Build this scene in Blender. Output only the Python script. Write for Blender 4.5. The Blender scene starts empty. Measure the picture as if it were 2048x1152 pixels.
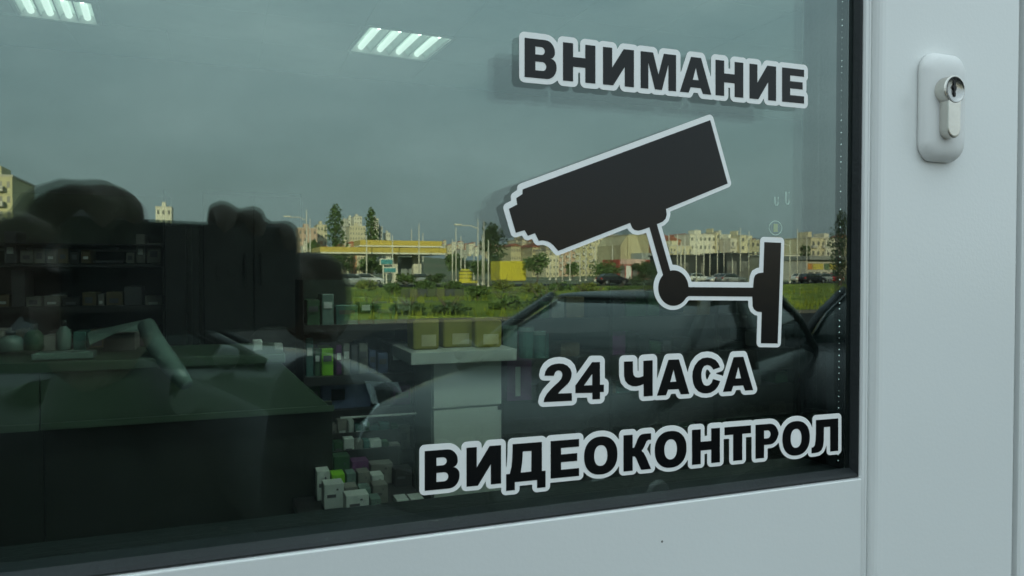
import bpy, bmesh, math, random
import numpy as np
from mathutils import Vector, Matrix

random.seed(7)
rnd = random.Random(11)
scene = bpy.context.scene
COL = scene.collection
rad = math.radians

# ------------------------------------------------------------------ camera
EYE = Vector((0.0, -0.275, 1.62))
YAW, PITCH, FOC = rad(21.2), rad(-1.2), 1479.0      # focal length in pixels of the 2048 px wide photograph
cam_data = bpy.data.cameras.new('camera')
cam_data.sensor_width = 36.0
cam_data.lens = 36.0 * FOC / 2048.0
cam_data.clip_start = 0.002
cam_data.clip_end = 6000.0
cam_data.dof.use_dof = True
cam_data.dof.focus_distance = 0.40
cam_data.dof.aperture_fstop = 60.0
cam = bpy.data.objects.new('camera', cam_data)
cam.location = EYE
cam.rotation_euler = (rad(90) + PITCH, 0, -YAW)
COL.objects.link(cam)
scene.camera = cam

# ------------------------------------------------------------------ sky, sun, exposure
SUN_EL, SUN_AZ = rad(14.0), rad(-22.0)              # low sun behind the shop
world = bpy.data.worlds.new('World')
scene.world = world
world.use_nodes = True
wn, wl = world.node_tree.nodes, world.node_tree.links
wn.clear()
w_out = wn.new('ShaderNodeOutputWorld')
w_bg = wn.new('ShaderNodeBackground')
w_sky = wn.new('ShaderNodeTexSky')
w_sky.sky_type = 'NISHITA'
w_sky.sun_disc = False
w_sky.sun_elevation = SUN_EL
w_sky.sun_rotation = SUN_AZ
w_sky.air_density = 1.3
w_sky.dust_density = 2.5
w_tc = wn.new('ShaderNodeTexCoord')
w_map = wn.new('ShaderNodeMapping')
w_map.inputs['Scale'].default_value = (1.0, 1.0, 2.6)
w_noise = wn.new('ShaderNodeTexNoise')
w_noise.inputs['Scale'].default_value = 2.2
w_noise.inputs['Detail'].default_value = 5.0
w_noise.inputs['Roughness'].default_value = 0.55
w_ramp = wn.new('ShaderNodeValToRGB')
w_ramp.color_ramp.elements[0].position = 0.36
w_ramp.color_ramp.elements[0].color = (0.80, 0.80, 0.80, 1)
w_ramp.color_ramp.elements[1].position = 0.72
w_ramp.color_ramp.elements[1].color = (0.97, 0.97, 0.97, 1)
w_cloud = wn.new('ShaderNodeValToRGB')                # grey rain cloud, lighter and darker banks
w_cloud.color_ramp.elements[0].position = 0.30
w_cloud.color_ramp.elements[0].color = (3.05, 3.9, 4.25, 1)
w_cloud.color_ramp.elements[1].position = 0.75
w_cloud.color_ramp.elements[1].color = (4.95, 5.85, 6.15, 1)
w_mix = wn.new('ShaderNodeMixRGB')
wl.new(w_tc.outputs['Generated'], w_map.inputs['Vector'])
wl.new(w_map.outputs['Vector'], w_noise.inputs['Vector'])
wl.new(w_noise.outputs['Fac'], w_ramp.inputs['Fac'])
wl.new(w_noise.outputs['Fac'], w_cloud.inputs['Fac'])
wl.new(w_ramp.outputs['Color'], w_mix.inputs['Fac'])
wl.new(w_sky.outputs['Color'], w_mix.inputs['Color1'])
wl.new(w_cloud.outputs['Color'], w_mix.inputs['Color2'])
w_sep = wn.new('ShaderNodeSeparateXYZ')              # cloud thins and brightens overhead, as the mirrored sky does upwards
wl.new(w_tc.outputs['Generated'], w_sep.inputs[0])
w_el = wn.new('ShaderNodeMapRange')
w_el.inputs['From Min'].default_value = 0.0
w_el.inputs['From Max'].default_value = 0.85
w_el.inputs['To Min'].default_value = 0.72
w_el.inputs['To Max'].default_value = 1.75
wl.new(w_sep.outputs['Z'], w_el.inputs['Value'])
w_mul = wn.new('ShaderNodeMixRGB'); w_mul.blend_type = 'MULTIPLY'; w_mul.inputs['Fac'].default_value = 1.0
wl.new(w_mix.outputs['Color'], w_mul.inputs['Color1'])
wl.new(w_el.outputs['Result'], w_mul.inputs['Color2'])
wl.new(w_mul.outputs['Color'], w_bg.inputs['Color'])
w_bg.inputs['Strength'].default_value = 0.12
wl.new(w_bg.outputs['Background'], w_out.inputs['Surface'])

sun_data = bpy.data.lights.new('sun', 'SUN')
sun_data.energy = 5.0
sun_data.angle = rad(0.5)
sun_data.color = (1.0, 0.84, 0.58)
sun = bpy.data.objects.new('sun', sun_data)
sd = Vector((math.sin(SUN_AZ) * math.cos(SUN_EL), math.cos(SUN_AZ) * math.cos(SUN_EL), math.sin(SUN_EL)))
sun.rotation_euler = sd.to_track_quat('Z', 'Y').to_euler()
sun.location = (0, 20, 30)
COL.objects.link(sun)

scene.view_settings.view_transform = 'Standard'
scene.view_settings.look = 'None'
scene.view_settings.exposure = 0.80
scene.view_settings.gamma = 1.0
scene.view_settings.use_curve_mapping = False
scene.render.engine = 'CYCLES'
cy = scene.cycles
cy.use_denoising = True
cy.max_bounces = 10
cy.diffuse_bounces = 3
cy.glossy_bounces = 6
cy.transmission_bounces = 8
cy.transparent_max_bounces = 24
cy.caustics_reflective = False
cy.caustics_refractive = False
cy.sample_clamp_indirect = 6.0

# ------------------------------------------------------------------ measuring helpers
R_ = Vector((math.cos(YAW), -math.sin(YAW), 0))
F_ = Vector((math.sin(YAW) * math.cos(PITCH), math.cos(YAW) * math.cos(PITCH), math.sin(PITCH)))
U_ = R_.cross(F_)
GLASS_Y = 0.010

def ray(px, py):
    return F_ + R_ * ((px - 1024.0) / FOC) - U_ * ((py - 576.0) / FOC)

def at(px, py, y):
    """Where the sight line of a photograph pixel meets the upright plane at depth y."""
    d = ray(px, py)
    return EYE + d * ((y - EYE.y) / d.y)

def at_z(px, py, z):
    d = ray(px, py)
    return EYE + d * ((z - EYE.z) / d.z)

def out(px, py, dist):
    """A place outside, dist metres in front of the shop, that is mirrored in the glass at that pixel."""
    p = at(px, py, 2 * GLASS_Y + dist)
    return Vector((p.x, -dist, p.z))

# ------------------------------------------------------------------ materials
MATS = {}
def mat(name, color, rough=0.6, metal=0.0, var=0.12, scale=6.0, bump=0.0, bscale=80.0, spec=0.5, coat=0.0, color2=None):
    if name in MATS:
        return MATS[name]
    m = bpy.data.materials.new(name)
    m.use_nodes = True
    nt = m.node_tree
    n, l = nt.nodes, nt.links
    b = n['Principled BSDF']
    b.inputs['Roughness'].default_value = rough
    b.inputs['Metallic'].default_value = metal
    b.inputs['Specular IOR Level'].default_value = spec
    b.inputs['Coat Weight'].default_value = coat
    tc = n.new('ShaderNodeTexCoord')
    nz = n.new('ShaderNodeTexNoise')
    nz.inputs['Scale'].default_value = scale
    nz.inputs['Detail'].default_value = 6.0
    l.new(tc.outputs['Object'], nz.inputs['Vector'])
    rp = n.new('ShaderNodeValToRGB')
    c = Vector(color)
    c2 = Vector(color2) if color2 else c * (1 + var)
    c1 = c if color2 else c * (1 - var)
    rp.color_ramp.elements[0].position = 0.32
    rp.color_ramp.elements[1].position = 0.68
    rp.color_ramp.elements[0].color = (*c1, 1)
    rp.color_ramp.elements[1].color = (*[min(x, 1) for x in c2], 1)
    l.new(nz.outputs['Fac'], rp.inputs['Fac'])
    l.new(rp.outputs['Color'], b.inputs['Base Color'])
    if bump > 0:
        nb = n.new('ShaderNodeTexNoise')
        nb.inputs['Scale'].default_value = bscale
        nb.inputs['Detail'].default_value = 3.0
        l.new(tc.outputs['Object'], nb.inputs['Vector'])
        bp = n.new('ShaderNodeBump')
        bp.inputs['Strength'].default_value = bump
        bp.inputs['Distance'].default_value = 0.002
        l.new(nb.outputs['Fac'], bp.inputs['Height'])
        l.new(bp.outputs['Normal'], b.inputs['Normal'])
    MATS[name] = m
    return m

def emit_mat(name, color, strength):
    m = bpy.data.materials.new(name)
    m.use_nodes = True
    b = m.node_tree.nodes['Principled BSDF']
    b.inputs['Base Color'].default_value = (0.8, 0.8, 0.8, 1)
    b.inputs['Emission Color'].default_value = (*color, 1)
    b.inputs['Emission Strength'].default_value = strength
    return m

def glass_mat(name, r0, tint, wobble=0.0, rtint=(1, 1, 1)):
    """Window glass: each face mirrors r0 straight on and more at a slant, the rest passes, tinted."""
    m = bpy.data.materials.new(name)
    m.use_nodes = True
    n, l = m.node_tree.nodes, m.node_tree.links
    n.clear()
    o = n.new('ShaderNodeOutputMaterial')
    mx = n.new('ShaderNodeMixShader')
    tr = n.new('ShaderNodeBsdfTransparent')
    tr.inputs['Color'].default_value = (*tint, 1)
    gl = n.new('ShaderNodeBsdfGlossy')
    gl.inputs['Roughness'].default_value = 0.0
    gl.inputs['Color'].default_value = (*rtint, 1)
    ge = n.new('ShaderNodeNewGeometry')
    dt = n.new('ShaderNodeVectorMath'); dt.operation = 'DOT_PRODUCT'
    l.new(ge.outputs['Normal'], dt.inputs[0]); l.new(ge.outputs['Incoming'], dt.inputs[1])
    ab = n.new('ShaderNodeMath'); ab.operation = 'ABSOLUTE'
    l.new(dt.outputs['Value'], ab.inputs[0])
    su = n.new('ShaderNodeMath'); su.operation = 'SUBTRACT'; su.inputs[0].default_value = 1.0
    l.new(ab.outputs[0], su.inputs[1])
    pw = n.new('ShaderNodeMath'); pw.operation = 'POWER'; pw.inputs[1].default_value = 5.0
    l.new(su.outputs[0], pw.inputs[0])
    ma = n.new('ShaderNodeMath'); ma.operation = 'MULTIPLY_ADD'
    ma.inputs[1].default_value = 1.0 - r0; ma.inputs[2].default_value = r0
    l.new(pw.outputs[0], ma.inputs[0])
    l.new(ma.outputs[0], mx.inputs['Fac'])
    l.new(tr.outputs[0], mx.inputs[1]); l.new(gl.outputs[0], mx.inputs[2])
    if wobble > 0:
        tc = n.new('ShaderNodeTexCoord')
        wz = n.new('ShaderNodeTexNoise'); wz.inputs['Scale'].default_value = 7.0; wz.inputs['Detail'].default_value = 1.0
        l.new(tc.outputs['Object'], wz.inputs['Vector'])
        bp = n.new('ShaderNodeBump'); bp.inputs['Strength'].default_value = wobble; bp.inputs['Distance'].default_value = 0.001
        l.new(wz.outputs['Fac'], bp.inputs['Height']); l.new(bp.outputs['Normal'], gl.inputs['Normal'])
        mp = n.new('ShaderNodeMapping'); mp.inputs['Scale'].default_value = (1.0, 1.0, 0.35); mp.inputs['Rotation'].default_value = (0, 0.5, 0)
        l.new(tc.outputs['Object'], mp.inputs['Vector'])
        dn = n.new('ShaderNodeTexNoise'); dn.inputs['Scale'].default_value = 14.0; dn.inputs['Detail'].default_value = 8.0; dn.inputs['Roughness'].default_value = 0.7
        l.new(mp.outputs['Vector'], dn.inputs['Vector'])
        vr = n.new('ShaderNodeTexVoronoi'); vr.inputs['Scale'].default_value = 150.0
        l.new(tc.outputs['Object'], vr.inputs['Vector'])
        sp = n.new('ShaderNodeMath'); sp.operation = 'LESS_THAN'; sp.inputs[1].default_value = 0.07
        l.new(vr.outputs['Distance'], sp.inputs[0])
        s2 = n.new('ShaderNodeMath'); s2.operation = 'MULTIPLY'; s2.inputs[1].default_value = 0.03
        l.new(sp.outputs[0], s2.inputs[0])
        dr = n.new('ShaderNodeMapRange'); dr.inputs['From Min'].default_value = 0.45; dr.inputs['From Max'].default_value = 0.75
        dr.inputs['To Min'].default_value = 0.0; dr.inputs['To Max'].default_value = 0.008
        l.new(dn.outputs['Fac'], dr.inputs['Value'])
        ad = n.new('ShaderNodeMath'); ad.operation = 'ADD'
        l.new(dr.outputs['Result'], ad.inputs[0]); l.new(s2.outputs[0], ad.inputs[1])
        df = n.new('ShaderNodeBsdfDiffuse'); df.inputs['Color'].default_value = (0.55, 0.58, 0.56, 1)
        m2 = n.new('ShaderNodeMixShader')
        l.new(ad.outputs[0], m2.inputs['Fac']); l.new(mx.outputs[0], m2.inputs[1]); l.new(df.outputs[0], m2.inputs[2])
        l.new(m2.outputs[0], o.inputs['Surface'])
    else:
        l.new(mx.outputs[0], o.inputs['Surface'])
    return m

# ------------------------------------------------------------------ object helpers
def tag(o, label=None, cat=None, group=None, kind=None):
    if label: o['label'] = label
    if cat: o['category'] = cat
    if group: o['group'] = group
    if kind: o['kind'] = kind
    return o

def link_mesh(name, me, m=None, parent=None, smooth=False):
    o = bpy.data.objects.new(name, me)
    COL.objects.link(o)
    if m is not None and not me.materials:
        me.materials.append(m)
    if smooth:
        for p in me.polygons: p.use_smooth = True
    if parent is not None:
        o.parent = parent
        if parent.type == 'EMPTY':                       # shapes are built in world coordinates
            o.matrix_parent_inverse = Matrix.Translation(parent.location).inverted()
    return o

def obj(name, bm, m, parent=None, smooth=False):
    me = bpy.data.meshes.new(name)
    bm.to_mesh(me); bm.free()
    return link_mesh(name, me, m, parent, smooth)

def empty(name, loc, label=None, cat=None, group=None, kind=None):
    o = bpy.data.objects.new(name, None)
    o.empty_display_size = 0.1
    o.location = loc
    COL.objects.link(o)
    return tag(o, label, cat, group, kind)

def box(bm, x0, x1, y0, y1, z0, z1):
    vs = [bm.verts.new(p) for p in ((x0,y0,z0),(x1,y0,z0),(x1,y1,z0),(x0,y1,z0),(x0,y0,z1),(x1,y0,z1),(x1,y1,z1),(x0,y1,z1))]
    for f in ((3,2,1,0),(4,5,6,7),(0,1,5,4),(1,2,6,5),(2,3,7,6),(3,0,4,7)):
        bm.faces.new([vs[i] for i in f])
    return bm

def boxo(name, m, parent, x0, x1, y0, y1, z0, z1, bev=0.0, segs=2):
    bm = bmesh.new()
    box(bm, min(x0,x1), max(x0,x1), min(y0,y1), max(y0,y1), min(z0,z1), max(z0,z1))
    if bev > 0:
        bmesh.ops.bevel(bm, geom=bm.edges[:], offset=bev, segments=segs, affect='EDGES', profile=0.5)
    return obj(name, bm, m, parent)

def prism(bm, poly, z0, z1):
    """poly in (x, y), counter-clockwise, raised from z0 to z1."""
    a = [bm.verts.new((x, y, z0)) for x, y in poly]
    b = [bm.verts.new((x, y, z1)) for x, y in poly]
    n = len(poly)
    bm.faces.new(list(reversed(a))); bm.faces.new(b)
    for i in range(n):
        j = (i + 1) % n
        bm.faces.new((a[i], a[j], b[j], b[i]))
    return bm

def tube(bm, pts, radii, seg=8, cap=True):
    pts = [Vector(p) for p in pts]
    if not hasattr(radii, '__len__'): radii = [radii] * len(pts)
    rings = []
    up = Vector((0, 0, 1))
    for i, p in enumerate(pts):
        t = (pts[min(i + 1, len(pts) - 1)] - pts[max(i - 1, 0)]).normalized()
        s = t.cross(up)
        if s.length < 1e-3: s = t.cross(Vector((1, 0, 0)))
        s.normalize(); w = s.cross(t)
        rings.append([bm.verts.new(p + (s * math.cos(a) + w * math.sin(a)) * radii[i]) for a in [2 * math.pi * k / seg for k in range(seg)]])
    for a, b in zip(rings, rings[1:]):
        for k in range(seg):
            j = (k + 1) % seg
            bm.faces.new((a[k], a[j], b[j], b[k]))
    if cap:
        bm.faces.new(list(reversed(rings[0]))); bm.faces.new(rings[-1])
    return bm

def loft(bm, sections, close=True, cap=True):
    rings = [[bm.verts.new(p) for p in s] for s in sections]
    n = len(rings[0])
    for a, b in zip(rings, rings[1:]):
        for k in range(n if close else n - 1):
            j = (k + 1) % n
            bm.faces.new((a[k], a[j], b[j], b[k]))
    if cap:
        bm.faces.new(list(reversed(rings[0]))); bm.faces.new(rings[-1])
    return bm

def copy_tree(o, parent=None):
    c = o.copy(); COL.objects.link(c)
    if parent is not None: c.parent = parent
    for ch in list(o.children): copy_tree(ch, c)
    return c

# ------------------------------------------------------------------ paints and stuffs
M_white = mat('white lacquer', (0.785, 0.80, 0.785), rough=0.20, var=0.022, scale=5, bump=0.04, bscale=500)
def add_specks(m):
    """a few dark scuff specks in the lacquer"""
    n, l = m.node_tree.nodes, m.node_tree.links
    b = n['Principled BSDF']
    src = b.inputs['Base Color'].links[0].from_socket
    tc = n.new('ShaderNodeTexCoord')
    v = n.new('ShaderNodeTexVoronoi'); v.inputs['Scale'].default_value = 26.0
    l.new(tc.outputs['Object'], v.inputs['Vector'])
    lt = n.new('ShaderNodeMath'); lt.operation = 'LESS_THAN'; lt.inputs[1].default_value = 0.016
    l.new(v.outputs['Distance'], lt.inputs[0])
    mx = n.new('ShaderNodeMixRGB'); mx.inputs['Color2'].default_value = (0.18, 0.18, 0.17, 1)
    l.new(lt.outputs[0], mx.inputs['Fac']); l.new(src, mx.inputs['Color1'])
    l.new(mx.outputs['Color'], b.inputs['Base Color'])
add_specks(M_white)
M_rubber = mat('black rubber', (0.010, 0.014, 0.015), rough=0.5, var=0.2, scale=40, bump=0.15, bscale=400, spec=0.35)
M_spacer = mat('dark spacer bar', (0.030, 0.038, 0.040), rough=0.65, spec=0.15, var=0.1, scale=60)
M_steel = mat('satin nickel', (0.62, 0.60, 0.55), rough=0.32, metal=1.0, var=0.05, scale=120, bump=0.06, bscale=900)
M_plug = mat('polished nickel', (0.40, 0.395, 0.38), rough=0.26, metal=1.0, var=0.08, scale=200, bump=0.05, bscale=1200)
M_dark = mat('dark slot', (0.01, 0.01, 0.01), rough=0.6)
M_vwhite = mat('white vinyl', (0.90, 0.90, 0.88), rough=0.45, var=0.015, scale=30, bump=0.04, bscale=500)
M_vblack = mat('black vinyl', (0.005, 0.0055, 0.006), rough=0.22, var=0.08, scale=25, bump=0.015, bscale=90, spec=0.34)
M_plastic = mat('white powder coat', (0.76, 0.76, 0.74), rough=0.38, var=0.01, scale=40, bump=0.05, bscale=1500)

# ================================================================== THE DOOR
door = empty('shop_door', (0, 0, 0.63), 'white framed glass shop door with a keyed lock and black warning stickers', 'door')
Z0, Z1 = 0.63, 2.78
xs_in = at(1726.5, 560, 0.0045).x          # inner edge of the lock stile
xs_bead = at(1752, 560, 0.0).x
xs_out = at(2034, 560, 0.0).x
z_rail = at(1721, 957, 0.0045).z          # top edge of the middle rail
xl_in = xs_in - 0.70
# lock stile: one extruded profile with a stepped inner lip and a soft groove
def stile_profile(xi, xb, xo):
    p = [(xi, 0.046), (xi, 0.0062), (xi + 0.0006, 0.0048), (xi + 0.0018, 0.0042), (xi + 0.003, 0.0040)]
    w = xb - xi
    p += [(xi + w * 0.55, 0.0040), (xi + w * 0.80, 0.0042), (xi + w * 0.95, 0.0044)]
    p += [(xb + 0.0002, 0.0048), (xb + 0.0005, 0.0056), (xb + 0.0009, 0.0056), (xb + 0.0012, 0.0046), (xb + 0.0016, 0.0028), (xb + 0.0022, 0.0014), (xb + 0.0032, 0.0005), (xb + 0.0048, 0.0)]
    p += [(xo - 0.0016, 0.0), (xo - 0.0005, 0.0005), (xo, 0.0016), (xo, 0.046)]
    return p
bm = bmesh.new()
prism(bm, stile_profile(xs_in, xs_bead, xs_out), Z0, Z1)
bmesh.ops.recalc_face_normals(bm, faces=bm.faces[:])
stile = obj('stile', bm, M_white, door)
bm = bmesh.new()
hin, hout = xl_in - (xs_bead - xs_in), xl_in - (xs_out - xs_in)
prism(bm, [(-x, y) for x, y in stile_profile(-xl_in, -hin, -hout)][::-1], Z0, Z1)
bmesh.ops.recalc_face_normals(bm, faces=bm.faces[:])
obj('stile', bm, M_white, door)
def rail(z0, z1, top_round):
    bm = bmesh.new()
    y = 0.0040
    prof = [(0.046, z0), (0.046, z1), (y + 0.0005, z1), (y + 0.00015, z1 - 0.00015), (y, z1 - 0.0005), (y, z0 + 0.0012), (y + 0.001, z0)]
    xa, xb = xl_in + 0.0004, xs_in - 0.0004
    loft(bm, [[(xa, yy, zz) for yy, zz in prof], [(xb, yy, zz) for yy, zz in prof]])
    bmesh.ops.recalc_face_normals(bm, faces=bm.faces[:])
    return obj('rail', bm, M_white, door)
rail(z_rail - 0.19, z_rail, True)
rail(Z0, Z0 + 0.16, True)
rail(Z1 - 0.11, Z1, True)
boxo('door_panel', M_white, door, xl_in + 0.001, xs_in - 0.001, 0.012, 0.034, Z0 + 0.161, z_rail - 0.191)
# rubber gasket round the glass: a sloping lip
gx1 = xs_in - 0.0002
gx0 = at(1700.5, 560, GLASS_Y).x
zb0 = z_rail + 0.0003
zb1 = at(1560, 952, GLASS_Y).z
zt1 = Z1 - 0.11
gw = gx1 - gx0
def gasket_prof():
    # (distance in from the frame edge 0..1, y)
    return [(0.0, 0.0068), (0.08, 0.0060), (0.22, 0.0057), (0.50, 0.0066), (0.80, 0.0082), (1.0, GLASS_Y - 0.0006), (1.0, GLASS_Y - 0.0002), (0.0, GLASS_Y - 0.0002)]
bm = bmesh.new()
prof = gasket_prof()
hb = zb1 - zb0
corners = [(gx1, zb0, -1, 1), (gx1, zt1, -1, -1), (xl_in + 0.0002, zt1, 1, -1), (xl_in + 0.0002, zb0, 1, 1)]
secs = [[(cx + sx * q * gw, y, cz + sz * q * hb) for q, y in prof] for cx, cz, sx, sz in corners]
secs.append(secs[0])
loft(bm, secs, cap=False)
bmesh.ops.remove_doubles(bm, verts=bm.verts[:], dist=1e-6)
bmesh.ops.recalc_face_normals(bm, faces=bm.faces[:])
gask = obj('gasket', bm, M_rubber, door)
# insulating glass: outer pane, spacer bar, inner pane
CAV = 0.0115
G1 = glass_mat('outer glass', 0.104, (0.955, 0.985, 0.965), 0.012, rtint=(0.84, 1.0, 0.965))
G2 = glass_mat('inner glass', 0.060, (0.93, 0.975, 0.95), rtint=(0.82, 1.0, 0.955))
px0, px1, pz0, pz1 = xl_in + 0.0012, gx1 - 0.0012, zb0 + 0.0012, zt1 - 0.0012
boxo('window_pane', G1, door, px0, px1, GLASS_Y, GLASS_Y + 0.004, pz0, pz1)
boxo('window_pane', G2, door, px0, px1, GLASS_Y + 0.004 + CAV, GLASS_Y + 0.008 + CAV, pz0, pz1)
for o_ in [c for c in door.children if c.name.startswith('window_pane')]:      # cut edges sit in black sealant
    o_.data.materials.append(M_rubber)
    for p in o_.data.polygons:
        if abs(p.normal.y) < 0.5: p.material_index = 1
sy0, sy1 = GLASS_Y + 0.0041, GLASS_Y + 0.0039 + CAV
sx = px1 - 0.0010
sw = px1 - sx
zs = max(pz0 + 0.0006, zb1 - 0.0022)
bm = bmesh.new()
fr_in = [(sx, zs), (sx, zt1 - 0.008), (px0 + sw, zt1 - 0.008), (px0 + sw, zs)]
fr_out = [(px1 - 0.0002, pz0 + 0.0002), (px1 - 0.0002, pz1 - 0.0002), (px0 + 0.0002, pz1 - 0.0002), (px0 + 0.0002, pz0 + 0.0002)]
secs = []
for (xa, za), (xb, zb) in zip(fr_in, fr_out):
    secs.append([(xa, sy0, za), (xa, sy1, za), (xb, sy1, zb), (xb, sy0, zb)])
secs.append(secs[0])
loft(bm, secs, cap=False)
bmesh.ops.remove_doubles(bm, verts=bm.verts[:], dist=1e-6)
bmesh.ops.recalc_face_normals(bm, faces=bm.faces[:])
spacer = obj('spacer', bm, M_spacer, door)
iy0, iy1 = GLASS_Y + 0.0085 + CAV, 0.047
xg_ = at(1650, 560, iy0).x
secs = []
for (xa, za), (xb, zb) in zip([(xg_ if x > 0 else x, z - 0.0008 if z < 1.8 else z) for x, z in fr_in], [(xs_in - 0.0003, z_rail + 0.0003), (xs_in - 0.0003, zt1 - 0.0003), (xl_in + 0.0003, zt1 - 0.0003), (xl_in + 0.0003, z_rail + 0.0003)]):
    secs.append([(xa, iy0, za), (xa + (xb - xa) * .15, iy1, za + (zb - za) * .15), (xb, iy1, zb), (xb, iy0, zb)])
secs.append(secs[0])
bm = bmesh.new(); loft(bm, secs, cap=False)
bmesh.ops.remove_doubles(bm, verts=bm.verts[:], dist=1e-6)
bmesh.ops.recalc_face_normals(bm, faces=bm.faces[:])
obj('inner_gasket', bm, M_rubber, door)
# perforations along the spacer face
M_perf = mat('bright pinholes', (0.90, 0.93, 0.91), rough=0.22, var=0.1, metal=1.0)
bm = bmesh.new()
zz = zs + 0.004
while zz < zt1 - 0.02:
    yc = sy0 + 0.0030
    r = 0.00050 * rnd.uniform(0.7, 1.15)
    c = [bm.verts.new((sx - 0.00012, yc + r * math.cos(a), zz + r * 1.2 * math.sin(a))) for a in [math.pi * k / 4 for k in range(8)]]
    t = bm.verts.new((sx - 0.00075, yc - 0.00015, zz))
    for k in range(8):
        bm.faces.new((c[k], c[(k + 1) % 8], t))
    zz += 0.00300 * rnd.uniform(0.96, 1.04)
tag(obj('perforations', bm, M_perf, door), kind='stuff')

# lock: rounded escutcheon, profile cylinder, plug with key slot
def rrect(w, h, r, n=8, bulge=0.0):
    pts = []
    for cx, cz, a0 in ((w/2 - r, h/2 - r, 0), (-w/2 + r, h/2 - r, 90), (-w/2 + r, -h/2 + r, 180), (w/2 - r, -h/2 + r, 270)):
        for k in range(n + 1):
            a = rad(a0 + 90 * k / n)
            pts.append((cx + r * math.cos(a), cz + r * math.sin(a)))
    if bulge:
        pts = [(x, z + math.copysign(bulge, z) * max(0, 1 - (2 * x / w) ** 2)) for x, z in pts]
    return pts
lc_l, lc_r = at(1836, 217, 0.0), at(1931, 217, -0.0075)
lz1, lz0 = at(1885, 116, -0.002).z, at(1885, 318, -0.002).z
lc_r.x += 0.0034
lx, lz = (lc_l.x + lc_r.x) / 2 - 0.0005, (lz0 + lz1) / 2
lw, lh = (lc_r.x - lc_l.x) + 0.001, lz1 - lz0
bm = bmesh.new()
secs = []
for inset, y in ((0.0009, 0.0004), (0.0009, -0.0005), (0.0, -0.0007), (0.0, -0.0024), (0.0002, -0.0034), (0.0007, -0.0046), (0.0016, -0.0058), (0.0030, -0.0068), (0.0050, -0.0075), (0.0075, -0.0079), (0.0098, -0.0080)):
    w, h = lw - 2 * inset, lh - 2 * inset
    r = max(0.0075 - inset * 0.55, 0.0012)
    secs.append([(lx + x, y, lz + z) for x, z in rrect(w, h, min(r, w / 2 - 1e-4), 8, 0.0020)])
loft(bm, secs)
bmesh.ops.recalc_face_normals(bm, faces=bm.faces[:])
lock = obj('lock', bm, M_plastic, door, smooth=True)
lock.data.polygons[len(lock.data.polygons) - 1].use_smooth = False
cyl_f = -0.0128
ccx = (at(1892, 180, cyl_f).x + at(1932, 180, cyl_f).x) / 2 - 0.0006
cz1, cz0 = at(1912, 150.5, cyl_f).z, at(1912, 208.0, cyl_f).z
cr = (cz1 - cz0) / 2
ccz = (cz1 + cz0) / 2
zbot = at(1912, 275.5, cyl_f).z
sr = cr * 0.60
prof = []
a_s = math.asin(sr / cr)
for k in range(33):
    a = rad(-90) + a_s + (2 * math.pi - 2 * a_s) * k / 32
    prof.append((cr * math.cos(a), cr * math.sin(a)))
for k in range(17):
    a = rad(180) + math.pi * k / 16
    prof.append((sr * math.cos(a), (zbot - ccz + sr) + sr * math.sin(a)))
bm = bmesh.new()
secs = []
for ins, y in ((0, -0.0060), (0, cyl_f + 0.0005), (0.0002, cyl_f + 0.00012), (0.0005, cyl_f)):
    s = 1 - ins / cr
    secs.append([(ccx + x * s, y, ccz + z * (1 - ins / (cr * 1.6))) for x, z in prof])
loft(bm, secs, cap=False)
bm.verts.ensure_lookup_table(); bm.edges.ensure_lookup_table()
pr = cr * 0.915
fr = bm.verts[-len(prof):]
fy = cyl_f
fe = [bm.edges.get((fr[i], fr[(i + 1) % len(fr)])) for i in range(len(fr))]
cv = [bm.verts.new((ccx + pr * 1.005 * math.cos(2 * math.pi * k / 40), fy, ccz + pr * 1.005 * math.sin(2 * math.pi * k / 40))) for k in range(40)]
ce_ = [bm.edges.new((cv[k], cv[(k + 1) % 40])) for k in range(40)]
bmesh.ops.triangle_fill(bm, edges=fe + ce_, use_beauty=True, use_dissolve=False, normal=(0, -1, 0))
bmesh.ops.recalc_face_normals(bm, faces=bm.faces[:])
cylo = obj('lock_cylinder', bm, M_steel, lock)
bm = bmesh.new()
secs = []
for rr, y in ((pr, cyl_f + 0.003), (pr, cyl_f - 0.00015), (pr * 0.965, cyl_f - 0.0003), (pr * 0.95, cyl_f - 0.00005), (pr * 0.90, cyl_f + 0.00025), (pr * 0.60, cyl_f + 0.0008), (pr * 0.30, cyl_f + 0.0011), (pr * 0.04, cyl_f + 0.0012)):
    secs.append([(ccx + rr * math.cos(a), y, ccz + rr * math.sin(a)) for a in [2 * math.pi * k / 40 for k in range(40)]])
loft(bm, secs)
bmesh.ops.recalc_face_normals(bm, faces=bm.faces[:])
obj('key_plug', bm, M_plug, lock, smooth=True)
bm = bmesh.new()
slot = [(-0.0003, -0.55), (0.0004, -0.55), (0.0005, -0.30), (0.0002, -0.15), (0.0008, 0.05), (0.0009, 0.25), (0.0004, 0.40), (0.0005, 0.62), (0.0, 0.90), (-0.0007, 0.90), (-0.0009, 0.60), (-0.0006, 0.42), (-0.0010, 0.22), (-0.0004, 0.02), (-0.0006, -0.25)]
y_s = cyl_f + 0.0005
a = [bm.verts.new((ccx + 0.0006 + x * 1.25, y_s, ccz + z * pr * 0.92)) for x, z in slot]
b = [bm.verts.new((ccx + 0.0006 + x * 1.25, cyl_f + 0.0040, ccz + z * pr * 0.92)) for x, z in slot]
bm.faces.new(a)
for i in range(len(a)):
    j = (i + 1) % len(a)
    bm.faces.new((a[i], b[i], b[j], a[j]))
bmesh.ops.recalc_face_normals(bm, faces=bm.faces[:])
obj('key_slot', bm, M_dark, lock)

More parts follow.
